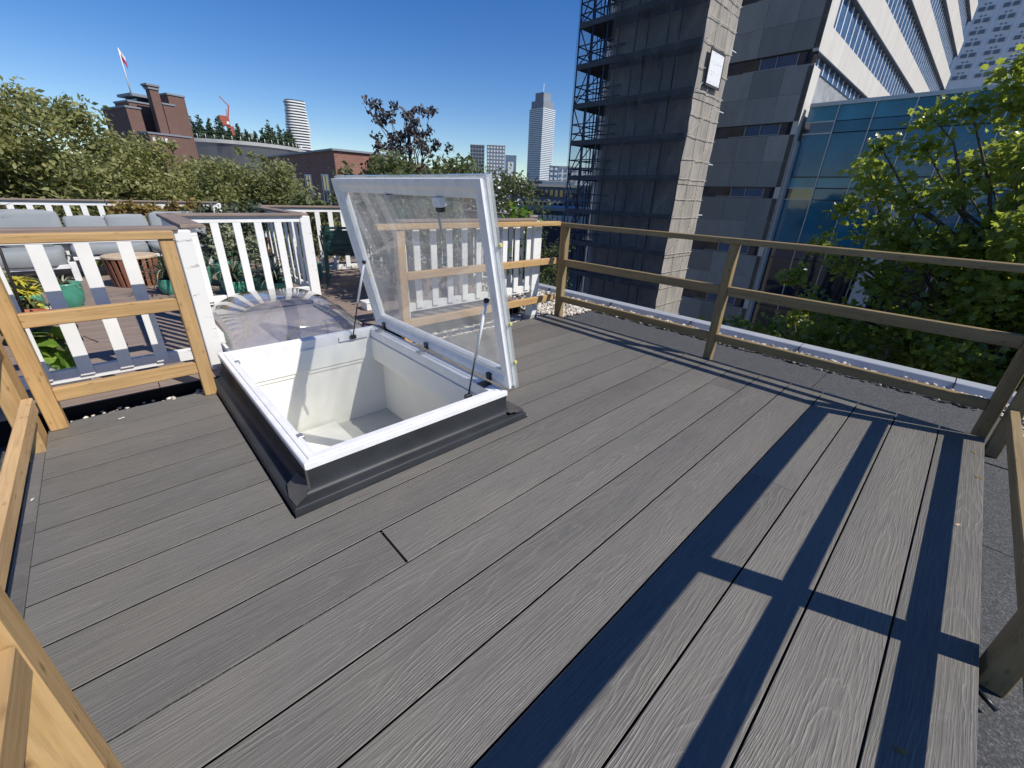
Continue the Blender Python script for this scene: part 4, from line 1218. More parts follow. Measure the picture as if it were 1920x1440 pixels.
# dark leaved tree above the lid
def dark_tree():
    rs = np.random.RandomState(71)
    cl = []
    for c, r, n_ in (((4.10, 8.0, 2.45), 0.22, 6), ((4.35, 7.9, 2.55), 0.22, 6), ((4.85, 7.6, 2.48), 0.22, 7), ((4.45, 7.8, 2.18), 0.28, 8), ((4.80, 7.6, 2.15), 0.24, 7), ((4.62, 7.7, 1.98), 0.22, 5), ((4.12, 8.0, 1.82), 0.18, 4), ((4.30, 7.95, 2.0), 0.16, 3), ((4.95, 7.5, 1.9), 0.2, 4)):
        for i in range(n_):
            cl.append((tuple(np.array(c) + rs.normal(size=3) * r * 0.75), 0.11))
    cl += [((4.02 + 0.08 * i, 8.05 - 0.04 * i, 2.55 - 0.06 * i), 0.05) for i in range(3)]
    t = foliage('dark_leaved_tree', 'slender tree with dark purple grey leaves standing out against the sky above the skylight lid', 'tree', (4.60, 7.75, GZ), cl, 1900, 0.072, 'leaf_dark', OVAL, 72,
                ((4.60, 7.75, 2.35), 0.05), [((4.60, 7.75, 1.2 + 0.02 * i), q[0], 0.014, 0.004) for i, q in enumerate(cl[::2])], 'bark_dark', up=0.1)
    return t
dark_tree()
rs = np.random.RandomState(73)
foliage('copper_shrub', 'brownish red leafed shrub at the foot of the dark leaved tree', 'shrub', (4.7, 8.0, GZ),
        [((3.9 + 2.0 * rs.rand(), 8.3 - 0.9 * rs.rand(), 0.9 + 0.85 * rs.rand()), 0.20) for i in range(55)], 3000, 0.10, 'leaf_red', OVAL, 74, ((4.7, 8.0, 0.9), 0.06), [((4.7, 8.0, 0.6), (4.2 + 0.3 * i, 8.0, 1.5), 0.02, 0.005) for i in range(5)], 'bark_dark')
big_tree('olive_tree', 'pale grey green tree right of the dark leaved tree', (6.7, 9.4, 0.7), (0.75, 0.7, 1.5), 40, 0.2, 0.38, 5200, 0.085, 'leaf_varieg', DIAMOND, 121, trunk_r=0.10)
big_tree('evergreen_tree', 'dark green tree below the twin grey tower blocks', (7.35, 8.7, 0.35), (0.75, 0.7, 1.45), 46, 0.2, 0.38, 6500, 0.08, 'leaf_hedge', DIAMOND, 123, trunk_r=0.10)
rs = np.random.RandomState(81)
foliage('flowering_shrub', 'tall hedge dotted with pale blossom behind the fence right of the lid', 'hedge', (5.1, 6.0, GZ),
        [((4.75 + 1.3 * rs.rand(), 6.75 - 1.1 * rs.rand(), 0.1 + 1.45 * rs.rand()), 0.24) for i in range(80)], 10000, 0.06, 'leaf_hedge', DIAMOND, 82, ((5.1, 6.0, 0.2), 0.08))
rs = np.random.RandomState(83)
P = np.array([(4.75 + 0.9 * rs.rand(), 6.55 - 0.9 * rs.rand(), 0.7 + 0.95 * rs.rand()) for i in range(520)])
leaves('blossom', P, 0.05, 'white_paint', bpy.data.objects['flowering_shrub'], OVAL, rs)['kind'] = 'stuff'
rs = np.random.RandomState(85)
foliage('garden_shrub', 'bright green bush beyond the far corner of the deck railing', 'shrub', (5.3, 4.9, GZ),
        [((5.12 + 0.5 * rs.rand(), 5.5 - 0.95 * rs.rand(), -0.7 + 1.75 * rs.rand() * (0.6 + 0.4 * rs.rand())), 0.2) for i in range(60)], 7000, 0.055, 'leaf_hedge', DIAMOND, 86, ((5.3, 4.9, -0.5), 0.06))
rs = np.random.RandomState(87)
vn = thing('climbing_vine', 'yellow green vine on the fence by the far corner of the deck', 'vine', (3.70, 3.75, 0.3))
P = np.array([(3.50 + 0.05 * rs.randn(), 3.62 + 0.10 * rs.randn(), z) for z in np.concatenate([np.linspace(0.45, 1.0, 16), 1.12 + 0.05 * rs.randn(26)])])
leaves('leaves', P, 0.085, 'leaf_fresh', vn, LOBED, rs)
limb_mesh('stem', [wander(rs, (3.51, 3.60, 0.25), (3.50, 3.62, 1.15), 0.006, 0.003, 7)], 'bark', vn)

# plane trees beyond the right roof edge, lit from behind
G2 = 'plane trees beyond the roof edge'
def plane_tree(label, c, rad, n_cl, n, seed, extra=(), singles=0, size=0.092, cr=(0.22, 0.46)):
    rs = np.random.RandomState(seed)
    cl = crown_clumps(rs, c, rad, n_cl, cr[0], cr[1], 0.35) + list(extra)
    base = (c[0] + 0.5, c[1] - 0.4, GZ)
    hub = (c[0] + 0.3, c[1] - 0.3, c[2] - rad[2] * 0.7)
    limbs = []
    for i, q in enumerate(cl):
        if i % 2 == 0: limbs.append((hub, q[0], 0.07, 0.008))
        else:
            o_ = cl[(i * 7) % len(cl)][0]
            m_ = tuple((np.array(hub) + np.array(q[0])) / 2 + np.array([0, 0, 0.3]))
            limbs.append((m_, q[0], 0.035, 0.006))
    t = foliage('plane_tree', label, 'tree', base, cl, n, size, 'leaf_plane', LOBED, seed + 1, (hub, 0.24), limbs, 'bark', G2, up=0.55)
    if singles:
        rs = np.random.RandomState(seed + 5)
        P = clump_points(rs, cl, singles * 5)
        d = np.linalg.norm(P - np.array([0, 0, 1.3]), axis=1)
        P = P[np.argsort(d)[:singles]]
        sh = np.array(LOBED); k = len(sh)
        V = np.concatenate([np.stack([sh[:, 0], sh[:, 1], -0.12 * np.abs(sh[:, 0])], 1), [[0, 0, 0.03]]])
        me = np_mesh('leaf', V, [(i, (i + 1) % k, k) for i in range(k)], 'leaf_plane')
        for p in P:
            o = link('leaf', me, p, t)
            o.scale = (size * rs.uniform(0.8, 1.35),) * 3
            o.rotation_euler = (rs.uniform(-1.2, 1.2), rs.uniform(-1.2, 1.2), rs.uniform(0, 6.28))
    return t
plane_tree('big plane tree filling the right edge in front of the blue glass building', (9.4, -1.35, 0.55), (2.0, 2.6, 2.8), 230, 40000, 201,
           [((8.6, 1.45, 1.85), 0.30), ((8.5, 1.2, 1.6), 0.35), ((8.5, 0.9, 2.1), 0.35), ((8.6, 1.55, 1.3), 0.26), ((8.5, 0.6, 2.5), 0.3), ((8.6, 0.3, 2.9), 0.32), ((8.5, 1.0, 1.0), 0.4), ((8.4, 1.7, 0.75), 0.28), ((8.4, 1.2, 0.5), 0.35), ((8.4, 0.7, 0.3), 0.4), ((8.5, 0.2, 2.5), 0.32), ((8.5, -0.2, 2.95), 0.32), ((8.6, -0.6, 3.4), 0.32), ((8.5, -0.5, 2.35), 0.36), ((8.5, 0.0, 1.9), 0.36), ((8.5, 0.45, 1.5), 0.36), ((8.45, -0.3, 1.3), 0.4), ((8.5, -1.0, 2.9), 0.36), ((8.3, 1.95, 0.25), 0.26), ((8.3, 1.55, -0.15), 0.32), ((8.3, 1.0, -0.25), 0.36), ((8.2, 0.4, -0.15), 0.36), ((8.2, -0.2, 0.0), 0.38), ((8.2, -0.7, 0.35), 0.38), ((8.2, -0.4, 0.9), 0.38), ((8.3, 0.35, 0.85), 0.36), ((8.3, 0.9, 1.45), 0.34), ((8.3, -0.9, 1.7), 0.38), ((8.3, 0.1, 3.1), 0.28), ((8.3, 0.95, 2.45), 0.24), ((8.3, 1.35, 2.1), 0.22)], 240)
plane_tree('lower plane tree crown below the railing between the post and the right edge', (8.9, 0.9, -1.7), (1.4, 1.6, 1.45), 120, 14000, 211, [((7.9, 3.05, -0.78), 0.16), ((8.1, 2.55, -0.70), 0.25), ((8.2, 2.2, -0.75), 0.3), ((8.2, 1.9, -0.62), 0.25), ((7.85, 2.75, -0.62), 0.12)], 0)

# ------------------------------------------------------------------ buildings on the right
def windows_strip(parent, x, y0, y1, z0, z1):
    pass
# stone office tower: shaded flank towards the camera, sunlit banded front
TX, TY = 33.0, 9.85
tw = thing('office_tower', 'office tower with a dark stone flank and a sunlit front of pale bands', 'building', (60, 20, GZ))
box('core_wall', TX + 0.25, 90, TY + 0.35, 25.3, GZ, 42, 'stone_dark', tw)
bands = [(9.69, 8.98), (6.07, 5.38), (2.41, 1.74), (-1.25, -1.92), (-4.9, -5.6)]
zs = [42] + [v for b_ in [(24.1, 23.4), (20.5, 19.8), (16.9, 16.2), (13.3, 12.6)] + bands for v in b_] + [GZ]
for i in range(0, len(zs) - 1):
    z1, z0 = zs[i], zs[i + 1]
    if i % 2 == 0:        # stone course, in panels: two rows
        if z0 > 14 or z1 < -7: 
            box('stone_course', TX, TX + 0.24, TY, 22, z0, z1, 'stone_dark', tw); continue
        zm = (z0 + z1) / 2
        ys = [TY, 11.4, 13.2, 15.0, 16.8]
        for a, b_ in ((z0, zm), (zm, z1)):
            for k in range(len(ys) - 1):
                box('stone_panel', TX, TX + 0.2, ys[k] + 0.007, ys[k + 1] - 0.007, a + 0.007, b_ - 0.007, 'stone_panel', tw)
        box('backing', TX + 0.03, TX + 0.24, TY + 0.05, 22, z0 + 0.02, z1 - 0.02, 'stone_dark', tw)
    else:                 # ribbon of dark windows set back
        box('ribbon_recess', TX + 0.20, TX + 0.245, TY + 0.02, 22, z0, z1, 'glass_navy', tw)
        if z1 < 14 and z0 > -7:
            for k, (a, b_) in enumerate(((10.9, 11.95), (12.05, 12.95), (13.0, 13.9))):
                box('window', TX + 0.16, TX + 0.19, a, b_, z0 + 0.08, z1 - 0.08, 'glass_blue' if k < 2 else 'glass_dark', tw)
                box('window_frame', TX + 0.14, TX + 0.18, a - 0.05, a - 0.005, z0 + 0.05, z1 - 0.05, 'steel_grey', tw)
            box('window_frame', TX + 0.14, TX + 0.18, 10.85, 13.95, z0 + 0.03, z0 + 0.075, 'steel_grey', tw)
# sunlit front (facing -y): bands, glass, mullions
sp = [(5.3, 8.87), (9.55, 10.92), (12.95, 14.58), (16.65, 18.35), (20.35, 22.0), (24.05, 25.7), (27.7, 29.4), (31.4, 33.1)]
XE = 89.8
for i, (z0, z1) in enumerate(sp):
    if i == 0:
        box('spandrel', TX + 0.0, TX + 1.35, TY - 0.02, TY + 0.3, GZ + 2, z1, 'pale_stone', tw)
    else:
        x = TX
        box('spandrel', TX, XE, TY - 0.02, TY + 0.3, z0, z1, 'pale_stone', tw)
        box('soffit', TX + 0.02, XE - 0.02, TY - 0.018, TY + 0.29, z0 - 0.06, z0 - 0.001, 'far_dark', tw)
for i in range(len(sp) - 1):
    z0, z1 = sp[i][1], sp[i + 1][0]
    x0 = TX + 1.45
    box('corner_pier', TX, x0 - 0.003, TY - 0.02, TY + 0.3, z0 + 0.001, z1 - 0.061, 'pale_stone' if i else 'glass_teal', tw) if i else None
    box('window_band', TX + 0.3, XE, TY + 0.30, TY + 0.345, z0, z1, 'glass_blue', tw)
    if i < 6:
        n = int((XE - x0) / 1.32)
        for k in range(n if i < 5 else 0):
            box('mullion', x0 + k * 1.32, x0 + k * 1.32 + 0.15, TY + 0.245, TY + 0.298, z0, z1 - 0.06, 'white_metal', tw)

# blue glass wing in front of the tower
gw = thing('glass_wing', 'low blue glass building with slim mullions in front of the office tower', 'building', (40, 2, GZ))
GX = 33.5
box('body', GX + 0.25, 52, -24, 9.55, GZ, 6.75, 'far_dark', gw)
box('parapet', GX - 0.05, GX + 0.4, -24, 9.6, 6.80, 7.0, 'steel_grey', gw)
ms = [9.62] + [8.08 - 1.75 * k for k in range(18)]
lv = [(6.80, 6.02, 'glass_spandrel'), (5.98, 5.42, 'glass_navy'), (5.36, 3.05, 'glass_teal'), (3.0, 2.42, 'glass_spandrel'), (2.36, 1.75, 'glass_navy'), (1.70, -0.9, 'glass_teal'), (-0.95, -1.9, 'glass_navy'), (-1.95, -4.4, 'glass_dark'), (-4.45, -5.2, 'glass_navy'), (-5.25, -9.9, 'glass_dark')]
for k in range(len(ms) - 1):
    a, b_ = ms[k + 1], ms[k]
    for j, (z1, z0, mt) in enumerate(lv):
        if k > 0 and j == 1: mt = 'glass_teal'
        if k > 0 and j == 4: mt = 'glass_teal'
        if k > 0 and j == 0: mt = 'glass_spandrel' if k < 3 else 'glass_teal'
        box('glass_panel', GX + 0.05 + 0.004 * ((k * 7 + j * 3) % 3), GX + 0.10, a + 0.02, b_ - 0.02, z0, z1, mt, gw)
    box('mullion', GX - 0.04, GX + 0.06, a - 0.035, a + 0.018, -9.9, 6.80, 'steel_grey', gw)
for z in (6.0, 5.39, 3.02, 2.39, 1.72, -1.92):
    box('transom', GX + 0.0, GX + 0.055, -24 if z == 3.02 else 8.1, 9.6, z - 0.035, z + 0.035, 'steel_grey' if z in (6.0, 5.39, 2.39, 1.72) else 'far_dark', gw)
box('stone_return', GX - 0.45, GX + 0.2, 9.62, 9.80, GZ, 5.0, 'concrete', gw)
box('column', GX - 0.6, GX - 0.25, 3.4, 4.3, GZ, 1.6, 'concrete', gw)
box('column', GX - 0.6, GX - 0.25, -2.2, -1.3, GZ, 1.6, 'concrete', gw)

# scaffolded stair tower
sc_ = thing('scaffold_tower', 'scaffolding wrapped in dark netting round a stair tower, beige sheeting on its sunlit end', 'scaffolding', (25.1, 16, GZ))
SX0, SX1, SY0, SY1 = 23.5, 26.72, 12.1, 20.0
box('tower_wall', 24.9, 26.55, 12.35, 18.35, GZ, 40, 'stone_dark', sc_)
plats = [10.40 - 1.98 * k for k in range(-3, 9)]
for z in plats:
    box('platform', SX0 + 0.05, 24.75, SY0 + 0.1, SY1 - 0.1, z - 0.09, z, 'scaffold_board', sc_)
    box('platform', 24.76, SX1, 18.45, SY1 - 0.1, z - 0.09, z, 'scaffold_board', sc_)
    box('toe_board', SX0 + 0.01, SX0 + 0.045, SY0 + 0.1, SY1 - 0.1, z - 0.12, z + 0.16, 'scaffold_board', sc_)
zb, zt = GZ, 17.5
for y in (12.15, 14.1, 16.0, 17.9, 18.9, 19.9):
    for x in (SX0 + 0.08, 24.7):
        tube('standard', (x, y, zb), (x, y, zt), 0.045, 'scaffold_steel', sc_, n=6)
for y in (18.5, 19.9):
    for x in (25.7, SX1 - 0.1):
        tube('standard', (x, y, zb), (x, y, zt), 0.045, 'scaffold_steel', sc_, n=6)
for i, z in enumerate(plats[:10]):
    for dz in (0.55, 1.05):
        for x in (SX0 + 0.08, 24.72):
            tube('guard_rail', (x, 17.4, z + dz), (x, SY1 - 0.05, z + dz), 0.034, 'scaffold_steel', sc_, n=6)
        tube('guard_rail', (SX0 + 0.08, 19.9, z + dz), (SX1 - 0.1, 19.9, z + dz), 0.034, 'scaffold_steel', sc_, n=6)
        tube('guard_rail', (24.7, 18.5, z + dz), (SX1 - 0.1, 18.5, z + dz), 0.034, 'scaffold_steel', sc_, n=6)
    a, b_ = (18.9, 19.9) if i % 2 else (19.9, 18.9)
    tube('brace', (SX0 + 0.08, a, z - 1.9), (SX0 + 0.08, b_, z), 0.034, 'scaffold_steel', sc_, n=6)
    tube('brace', (SX0 + 0.08, 17.9, z - 1.9), (24.7, 18.9, z), 0.034, 'scaffold_steel', sc_, n=6)
    tube('brace', (SX0 + 0.1, 19.9, z - 1.9), (25.7, 19.9, z), 0.034, 'scaffold_steel', sc_, n=6)
    # ladder between levels
    for o_ in (0, 0.38):
        tube('ladder_rail', (24.0, 18.75 + o_, z - 1.95), (24.25, 19.15 + o_, z + 0.05), 0.026, 'scaffold_steel', sc_, n=6)
# netting: gently rippled sheets
def sheet(name, o, u, v, nu, nv, mat, amp, seed, parent):
    rs = np.random.RandomState(seed)
    o, u, v = map(np.array, (o, u, v)); nrm = np.cross(u, v); nrm = nrm / np.linalg.norm(nrm)
    gx = rs.randn(nu + 1, nv + 1) * amp
    V = [o + u * (i / nu) + v * (j / nv) + nrm * gx[i, j] for i in range(nu + 1) for j in range(nv + 1)]
    F = [(i * (nv + 1) + j, (i + 1) * (nv + 1) + j, (i + 1) * (nv + 1) + j + 1, i * (nv + 1) + j + 1) for i in range(nu) for j in range(nv)]
    return mobj(name, V, F, mat, parent, True)
for k, (a, b_) in enumerate(((12.1, 13.4), (13.4, 15.3), (15.3, 17.5))):
    sheet('debris_net', (SX0 - 0.02, a + 0.015, -9.5), (0, b_ - a - 0.03, 0), (0, 0, 27), 3, 24, 'net_dark', 0.03, 40 + k, sc_)
sheet('debris_net', (SX0, SY1 + 0.03, -9.5), (SX1 - SX0, 0, 0), (0, 0, 27), 3, 24, 'net_pale', 0.03, 46, sc_)
for k in range(7):
    z0 = -9.5 + k * 3.9
    sheet('end_sheeting', (SX0 - 0.02, SY0 - 0.03, z0), (SX1 - SX0 + 0.05, 0, 0), (0, 0, 3.86), 6, 8, 'net_beige', 0.018, 50 + k, sc_)
for z in plats:
    for dz in (0.0, 0.95):
        box('sheeting_batten', SX0 - 0.03, SX1 + 0.04, SY0 - 0.105, SY0 - 0.085, z + dz - 0.012, z + dz + 0.012, 'far_tan', sc_)
for i, z in enumerate(plats[:10]):
    beam('sheeting_brace', (SX0 + 0.1, SY0 - 0.10, z - 1.9), (SX1 - 0.1, SY0 - 0.10, z), 0.022, 0.02, 'far_tan', sc_)
for x in (SX0 + 1.1, SX0 + 2.3):
    box('sheeting_batten', x - 0.02, x + 0.02, SY0 - 0.135, SY0 - 0.118, -9, 17, 'far_tan', sc_)
for z in (8.85, 6.05, 3.4, 0.6):
    tube('wall_tie', (SX1 - 0.1, SY0 + 0.3, z), (28.0, SY0 + 0.3, z), 0.03, 'white_metal', sc_, n=6)
bn_ = thing('banner', 'white printed banner in a dark frame on the beige scaffold sheeting', 'banner', (24.93, 11.9, 6.7))
box('print', 24.17, 25.68, 11.90, 11.92, 6.82, 8.15, 'banner', bn_)
for r in ((24.10, 25.75, 8.15, 8.25), (24.10, 25.75, 6.70, 6.80), (24.10, 24.16, 6.8, 8.15), (25.69, 25.75, 6.8, 8.15)):
    box('frame_bar', r[0], r[1], 11.88, 11.93, r[2], r[3], 'banner_frame', bn_)

# white tower block with paired square windows, far right
wt = thing('white_tower', 'pale tower block with pairs of square windows at the top right corner', 'building', (135, 0, GZ))
box('body', 120.6, 150, -22, 24, GZ, 70, 'white_render', wt)
V = []
for col in range(-6, 6):
    y0 = 10.9 + col * 2.95
    box('pilaster', 120.35, 120.59, y0 - 0.62, y0 - 0.30, GZ, 70, 'white_render', wt)
    for row in range(-3, 9):
        z0 = 28.1 + row * 1.62
        for dy in (0.05, 1.15):
            box('window', 120.45, 120.62, y0 + dy, y0 + dy + 0.78, z0, z0 + 0.55, 'far_grey', wt)
        for dy in (0.62, 1.18):
            box('vent_window', 120.45, 120.62, y0 + dy, y0 + dy + 0.26, z0 + 0.86, z0 + 1.03, 'far_grey', wt)

# ------------------------------------------------------------------ skyline
def polar(az, d):
    return d * math.cos(math.radians(az)), d * math.sin(math.radians(az))
def slab_tower(name, label, az, d, w1, w2, top, mat1, bandmat, floors, rot=45.0, crown=None, cat='tower'):
    """tower with real floor bands: a dark glass body and projecting slab edges"""
    x, y = polar(az, d)
    t = thing(name, label, cat, (x, y, GZ))
    def rect(sx, sy, z0, z1, nm, mt, ox=0, oy=0):
        o = link(nm, box_mesh((sx, sy, z1 - z0), mt, 0), (x, y, (z0 + z1) / 2), t)
        a = math.radians(rot); o.rotation_euler = (0, 0, a)
        o.location = Vector((ox * math.cos(a) - oy * math.sin(a), ox * math.sin(a) + oy * math.cos(a), (z0 + z1) / 2 - GZ))
        return o
    rect(w1, w2, GZ, top, 'body', mat1)
    if bandmat:
        V, F = [], []
        step = (top - GZ) / floors
        for k in range(floors):
            b0 = len(V); z = GZ + (k + 1) * step
            V += boxv(-w1 / 2 - 0.5, w1 / 2 + 0.5, -w2 / 2 - 0.5, w2 / 2 + 0.5, z - step * 0.42, z); F += [tuple(i + b0 for i in f) for f in BOXF]
        o = mobj('floor_bands', V, F, bandmat, t); o['kind'] = 'stuff'
        o.location = Vector((0, 0, o.location.z + 0)) if False else Vector((0, 0, WL[o.name].z - GZ)); o.rotation_euler = (0, 0, math.radians(rot))
    for c in crown or ():
        rect(c[0], c[1], c[2], c[3], c[4], c[5], *(c[6:8] if len(c) > 6 else (0, 0)))
    return t
# tall stepped tower with a spire
slab_tower('skyscraper', 'tall stepped skyscraper with a thin spire, the tallest tower on the skyline', 43.75, 900, 33, 33, 146, 'far_blue', 'far_white', 52, 2,
           [(29, 29, 146.2, 158, 'upper_storeys', 'far_grey'), (20, 20, 158.2, 171, 'penthouse', 'far_grey'), (0.9, 0.9, 171.2, 186, 'spire', 'far_white')])
# curved white tower with balconies
def curved_tower():
    x, y = polar(71.1, 700)
    t = thing('curved_tower', 'slim white balconied tower leaning up behind the dark brick building', 'tower', (x, y, GZ))
    n = 28
    def ring(r, e=3.0):
        return [(x + r * math.copysign(abs(math.cos(2 * math.pi * i / n)) ** 0.6, math.cos(2 * math.pi * i / n)), y + r * 0.8 * math.copysign(abs(math.sin(2 * math.pi * i / n)) ** 0.6, math.sin(2 * math.pi * i / n))) for i in range(n)]
    prism('body', ring(11.2), GZ, 103, 'far_dark', t)
    V, F = [], []
    for k in range(36):
        z = GZ + 3.1 * (k + 1)
        rr = 13.4 + 0.9 * math.sin(k * 0.55) - (1.2 if k > 32 else 0)
        b0 = len(V); R_ = ring(rr)
        V += [(a, b_, z - 1.45) for a, b_ in R_] + [(a, b_, z) for a, b_ in R_]
        F += [(b0 + i, b0 + (i + 1) % n, b0 + n + (i + 1) % n, b0 + n + i) for i in range(n)] + [tuple(range(b0 + n - 1, b0 - 1, -1)), tuple(range(b0 + n, b0 + 2 * n))]
    mobj('balconies', V, F, 'far_white', t)['kind'] = 'stuff'
curved_tower()
def block(name, label, az0, az1, d, top, mat, wins=None, depth=20, rot=None, group=None):
    x0, y0 = polar(az0, d); x1, y1 = polar(az1, d)
    c = Vector(((x0 + x1) / 2, (y0 + y1) / 2, 0)); wdt = math.hypot(x1 - x0, y1 - y0)
    a = math.atan2(y1 - y0, x1 - x0) if rot is None else math.radians(rot)
    t = thing(name, label, 'building', (c.x, c.y, GZ), group)
    t.rotation_euler = (0, 0, a)
    def bx(nm, u0, u1, v0, v1, z0, z1, mt):
        o = link(nm, box_mesh((u1 - u0, v1 - v0, z1 - z0), mt, 0), (0, 0, 0), t)
        o.location = ((u0 + u1) / 2, (v0 + v1) / 2, (z0 + z1) / 2 - GZ)
        return o
    sgn = 1 if Vector((-math.sin(a), math.cos(a), 0)).dot(c) > 0 else -1
    v0, v1 = (0, depth) if sgn > 0 else (-depth, 0)
    bx('wall', -wdt / 2, wdt / 2, v0, v1, GZ, top, mat)
    f0, f1 = (-0.25, 0.1) if sgn > 0 else (-0.1, 0.25)
    bx('roof', -wdt / 2 - 0.2, wdt / 2 + 0.2, v0 - 0.3, v1 + 0.3, top + 0.002, top + 0.5, 'concrete')
    if wins:
        nr, nc, zlo, frac, mt = wins
        for r in range(nr):
            zc = zlo + (top - zlo) * (r + 0.5) / nr
            hh = (top - zlo) / nr * 0.27
            for k in range(nc):
                uc = -wdt / 2 + wdt * (k + 0.5) / nc
                bx('window', uc - wdt / nc * frac / 2, uc + wdt / nc * frac / 2, f0, f1, zc - hh, zc + hh, mt)
    return t
block('tower_block', 'left of two grey tower blocks above the green trees', 52.2, 50.5, 520, 50.0, 'far_grey', (12, 5, 8, 0.6, 'far_dark'), 18, group='grey tower blocks')
block('tower_block', 'right of two grey tower blocks, with many pale windows', 50.2, 48.0, 480, 46.5, 'far_grey', (12, 6, 8, 0.55, 'far_white'), 18, group='grey tower blocks')
block('slim_tower', 'slim pale tower between the grey tower blocks and the skyscraper', 47.95, 46.6, 760, 60, 'far_blue', (1, 1, 20, 0.5, 'far_white'), 16)
block('low_block', 'grey low building at the foot of the skyscraper', 46.4, 42.0, 400, 13.5, 'far_grey', (3, 9, 2, 0.6, 'far_dark'), 20)
block('low_block', 'blue grey building right of the skyscraper foot beside the scaffolding', 42.5, 39.8, 380, 24, 'far_blue', (5, 5, 6, 0.6, 'far_white'), 20)
block('low_block', 'white balconied building between the skyscraper and the scaffolding', 41.4, 37.2, 330, 20.5, 'far_white', (5, 7, 4, 0.5, 'far_grey'), 20)
block('low_block', 'bright white rooftop pavilion under the skyscraper', 43.3, 39.2, 210, 7.6, 'far_white', (1, 3, 3, 0.4, 'far_dark'), 12)
block('low_block', 'long shaded office block with a row of windows below the skyline', 48.5, 30.0, 95, 3.2, 'far_grey', (2, 30, -1.5, 0.6, 'glass_dark'), 14)
block('low_block', 'dark roofed low building in front of the long office block', 47.5, 32.0, 70, -0.6, 'far_dark', (1, 24, -3.4, 0.8, 'far_white'), 14)
block('low_block', 'pale facade seen through the open scaffolding', 36.9, 34.0, 130, 7.0, 'far_white', (4, 7, -6, 0.5, 'far_dark'), 12)

# dark flank and sunlit brick building behind the chairs
bb = thing('brick_building', 'flat roofed brick building, one wall in shade and one sunlit, behind the skylight lid', 'building', (12.5, 30, GZ))
cx, cy, ct = 10.57, 25.93, 3.22
box('wall', cx, cx + 3.7, cy, cy + 14, GZ, ct, 'brick_red', bb)
box('roof', cx - 0.12, cx + 3.8, cy - 0.12, cy + 14.1, ct + 0.002, ct + 0.10, 'far_grey', bb)
dL = Vector((0, 1, 0)); nL = Vector((-1, 0, 0))
dR = Vector((1, 0, 0)); nR = Vector((0, -1, 0))
def wall_window(p, d, n, u, z, wv, hv):
    c = Vector((p[0], p[1], 0)) + d * u
    for nm, a, b_, q0, q1, zz0, zz1, mt in (('window', -wv / 2, wv / 2, 0.0, 0.04, z, z + hv, 'glass_dark'), ('window_frame', -wv / 2 - 0.08, -wv / 2, 0, 0.07, z - .06, z + hv + .06, 'white_paint'), ('window_frame', wv / 2, wv / 2 + 0.08, 0, 0.07, z - .06, z + hv + .06, 'white_paint'),
                                  ('window_frame', -wv / 2, wv / 2, 0, 0.07, z + hv, z + hv + .06, 'white_paint'), ('window_frame', -wv / 2, wv / 2, 0, 0.07, z - .06, z, 'white_paint'), ('window_frame', -0.03, 0.03, 0.041, 0.06, z, z + hv, 'white_paint'), ('window_frame', -wv / 2, wv / 2, 0.041, 0.055, z + hv * .5, z + hv * .5 + .05, 'white_paint')):
        mid = c + d * ((a + b_) / 2) + n * ((q0 + q1) / 2)
        o = link(nm, box_mesh((b_ - a, q1 - q0, zz1 - zz0), mt, 0), (mid.x, mid.y, (zz0 + zz1) / 2), bb)
        o.rotation_euler = (0, 0, math.atan2(d.y, d.x))
for u in (1.6, 4.4, 7.2):
    wall_window((cx, cy), dL, nL, u, 0.4, 0.9, 1.6)
for u in (1.9,):
    wall_window((cx, cy), dR, nR, u, 0.2, 1.2, 1.4)
box('lean_to', cx + 1.0, cx + 3.2, cy - 1.0, cy - 0.09, GZ, 1.5, 'brick_red', bb)

# brown brick museum towers with a flag
mu = thing('brick_museum', 'cluster of brown brick towers with a canopy roof above the trees', 'building', (10, 92, GZ))
MR = math.radians(17.5)
MU, MV = Vector((math.cos(MR), math.sin(MR), 0)), Vector((-math.sin(MR), math.cos(MR), 0))
def mtower(nm, x, y, wu, dv, top, mat='brick_brown', cap=0.22, z0=GZ):
    def rb(n_, e, za, zb_, mt):
        c = Vector((x, y, 0)) + MU * (wu / 2) + MV * (dv / 2)
        o = link(n_, box_mesh((wu + 2 * e, dv + 2 * e, zb_ - za), mt, 0), (c.x, c.y, (za + zb_) / 2), mu)
        o.rotation_euler = (0, 0, MR)
        return o
    rb(nm, 0, z0, top, mat)
    if cap: rb('coping', 0.12, top + 0.002, top + cap, 'far_grey')
mtower('tower', 7.24, 89.7, 1.75, 7.6, 10.9)
mtower('tower', 8.0, 92.8, 2.6, 4.5, 12.0)
mtower('chimney', 10.55, 89.6, 1.15, 1.15, 13.6)
mtower('chimney_cap', 10.40, 89.45, 1.45, 1.45, 14.0, 'brick_brown', 0.25, 13.83)
mtower('tower', 11.75, 90.0, 1.5, 5, 11.9)
mtower('tower', 12.75, 91.0, 2.3, 4.2, 13.4)
mtower('wing', 8.7, 86.5, 5.5, 3, 7.6)
for k in range(4):
    o = box('window', 9.0 + k * 0.5, 9.32 + k * 0.5, 86.45 + k * 0.16, 86.62 + k * 0.16, 6.5, 7.2, 'far_white', mu)
mtower('canopy_roof', 8.6, 93.5, 5.0, 4.5, 13.3, 'far_grey', 0, 12.95)
mtower('lantern', 9.2, 94.2, 3.8, 3.5, 12.95, 'glass_dark', 0, 12.0)
fp = thing('flagpole', 'white flagpole with a red and white flag on the brick museum', 'flagpole', (8.6, 91.0, 12.56))
tube('pole', (8.45, 91.0, 12.56), (8.45, 91.0, 18.2), 0.09, 'flag_white', fp, 0.05)
rs = np.random.RandomState(5)
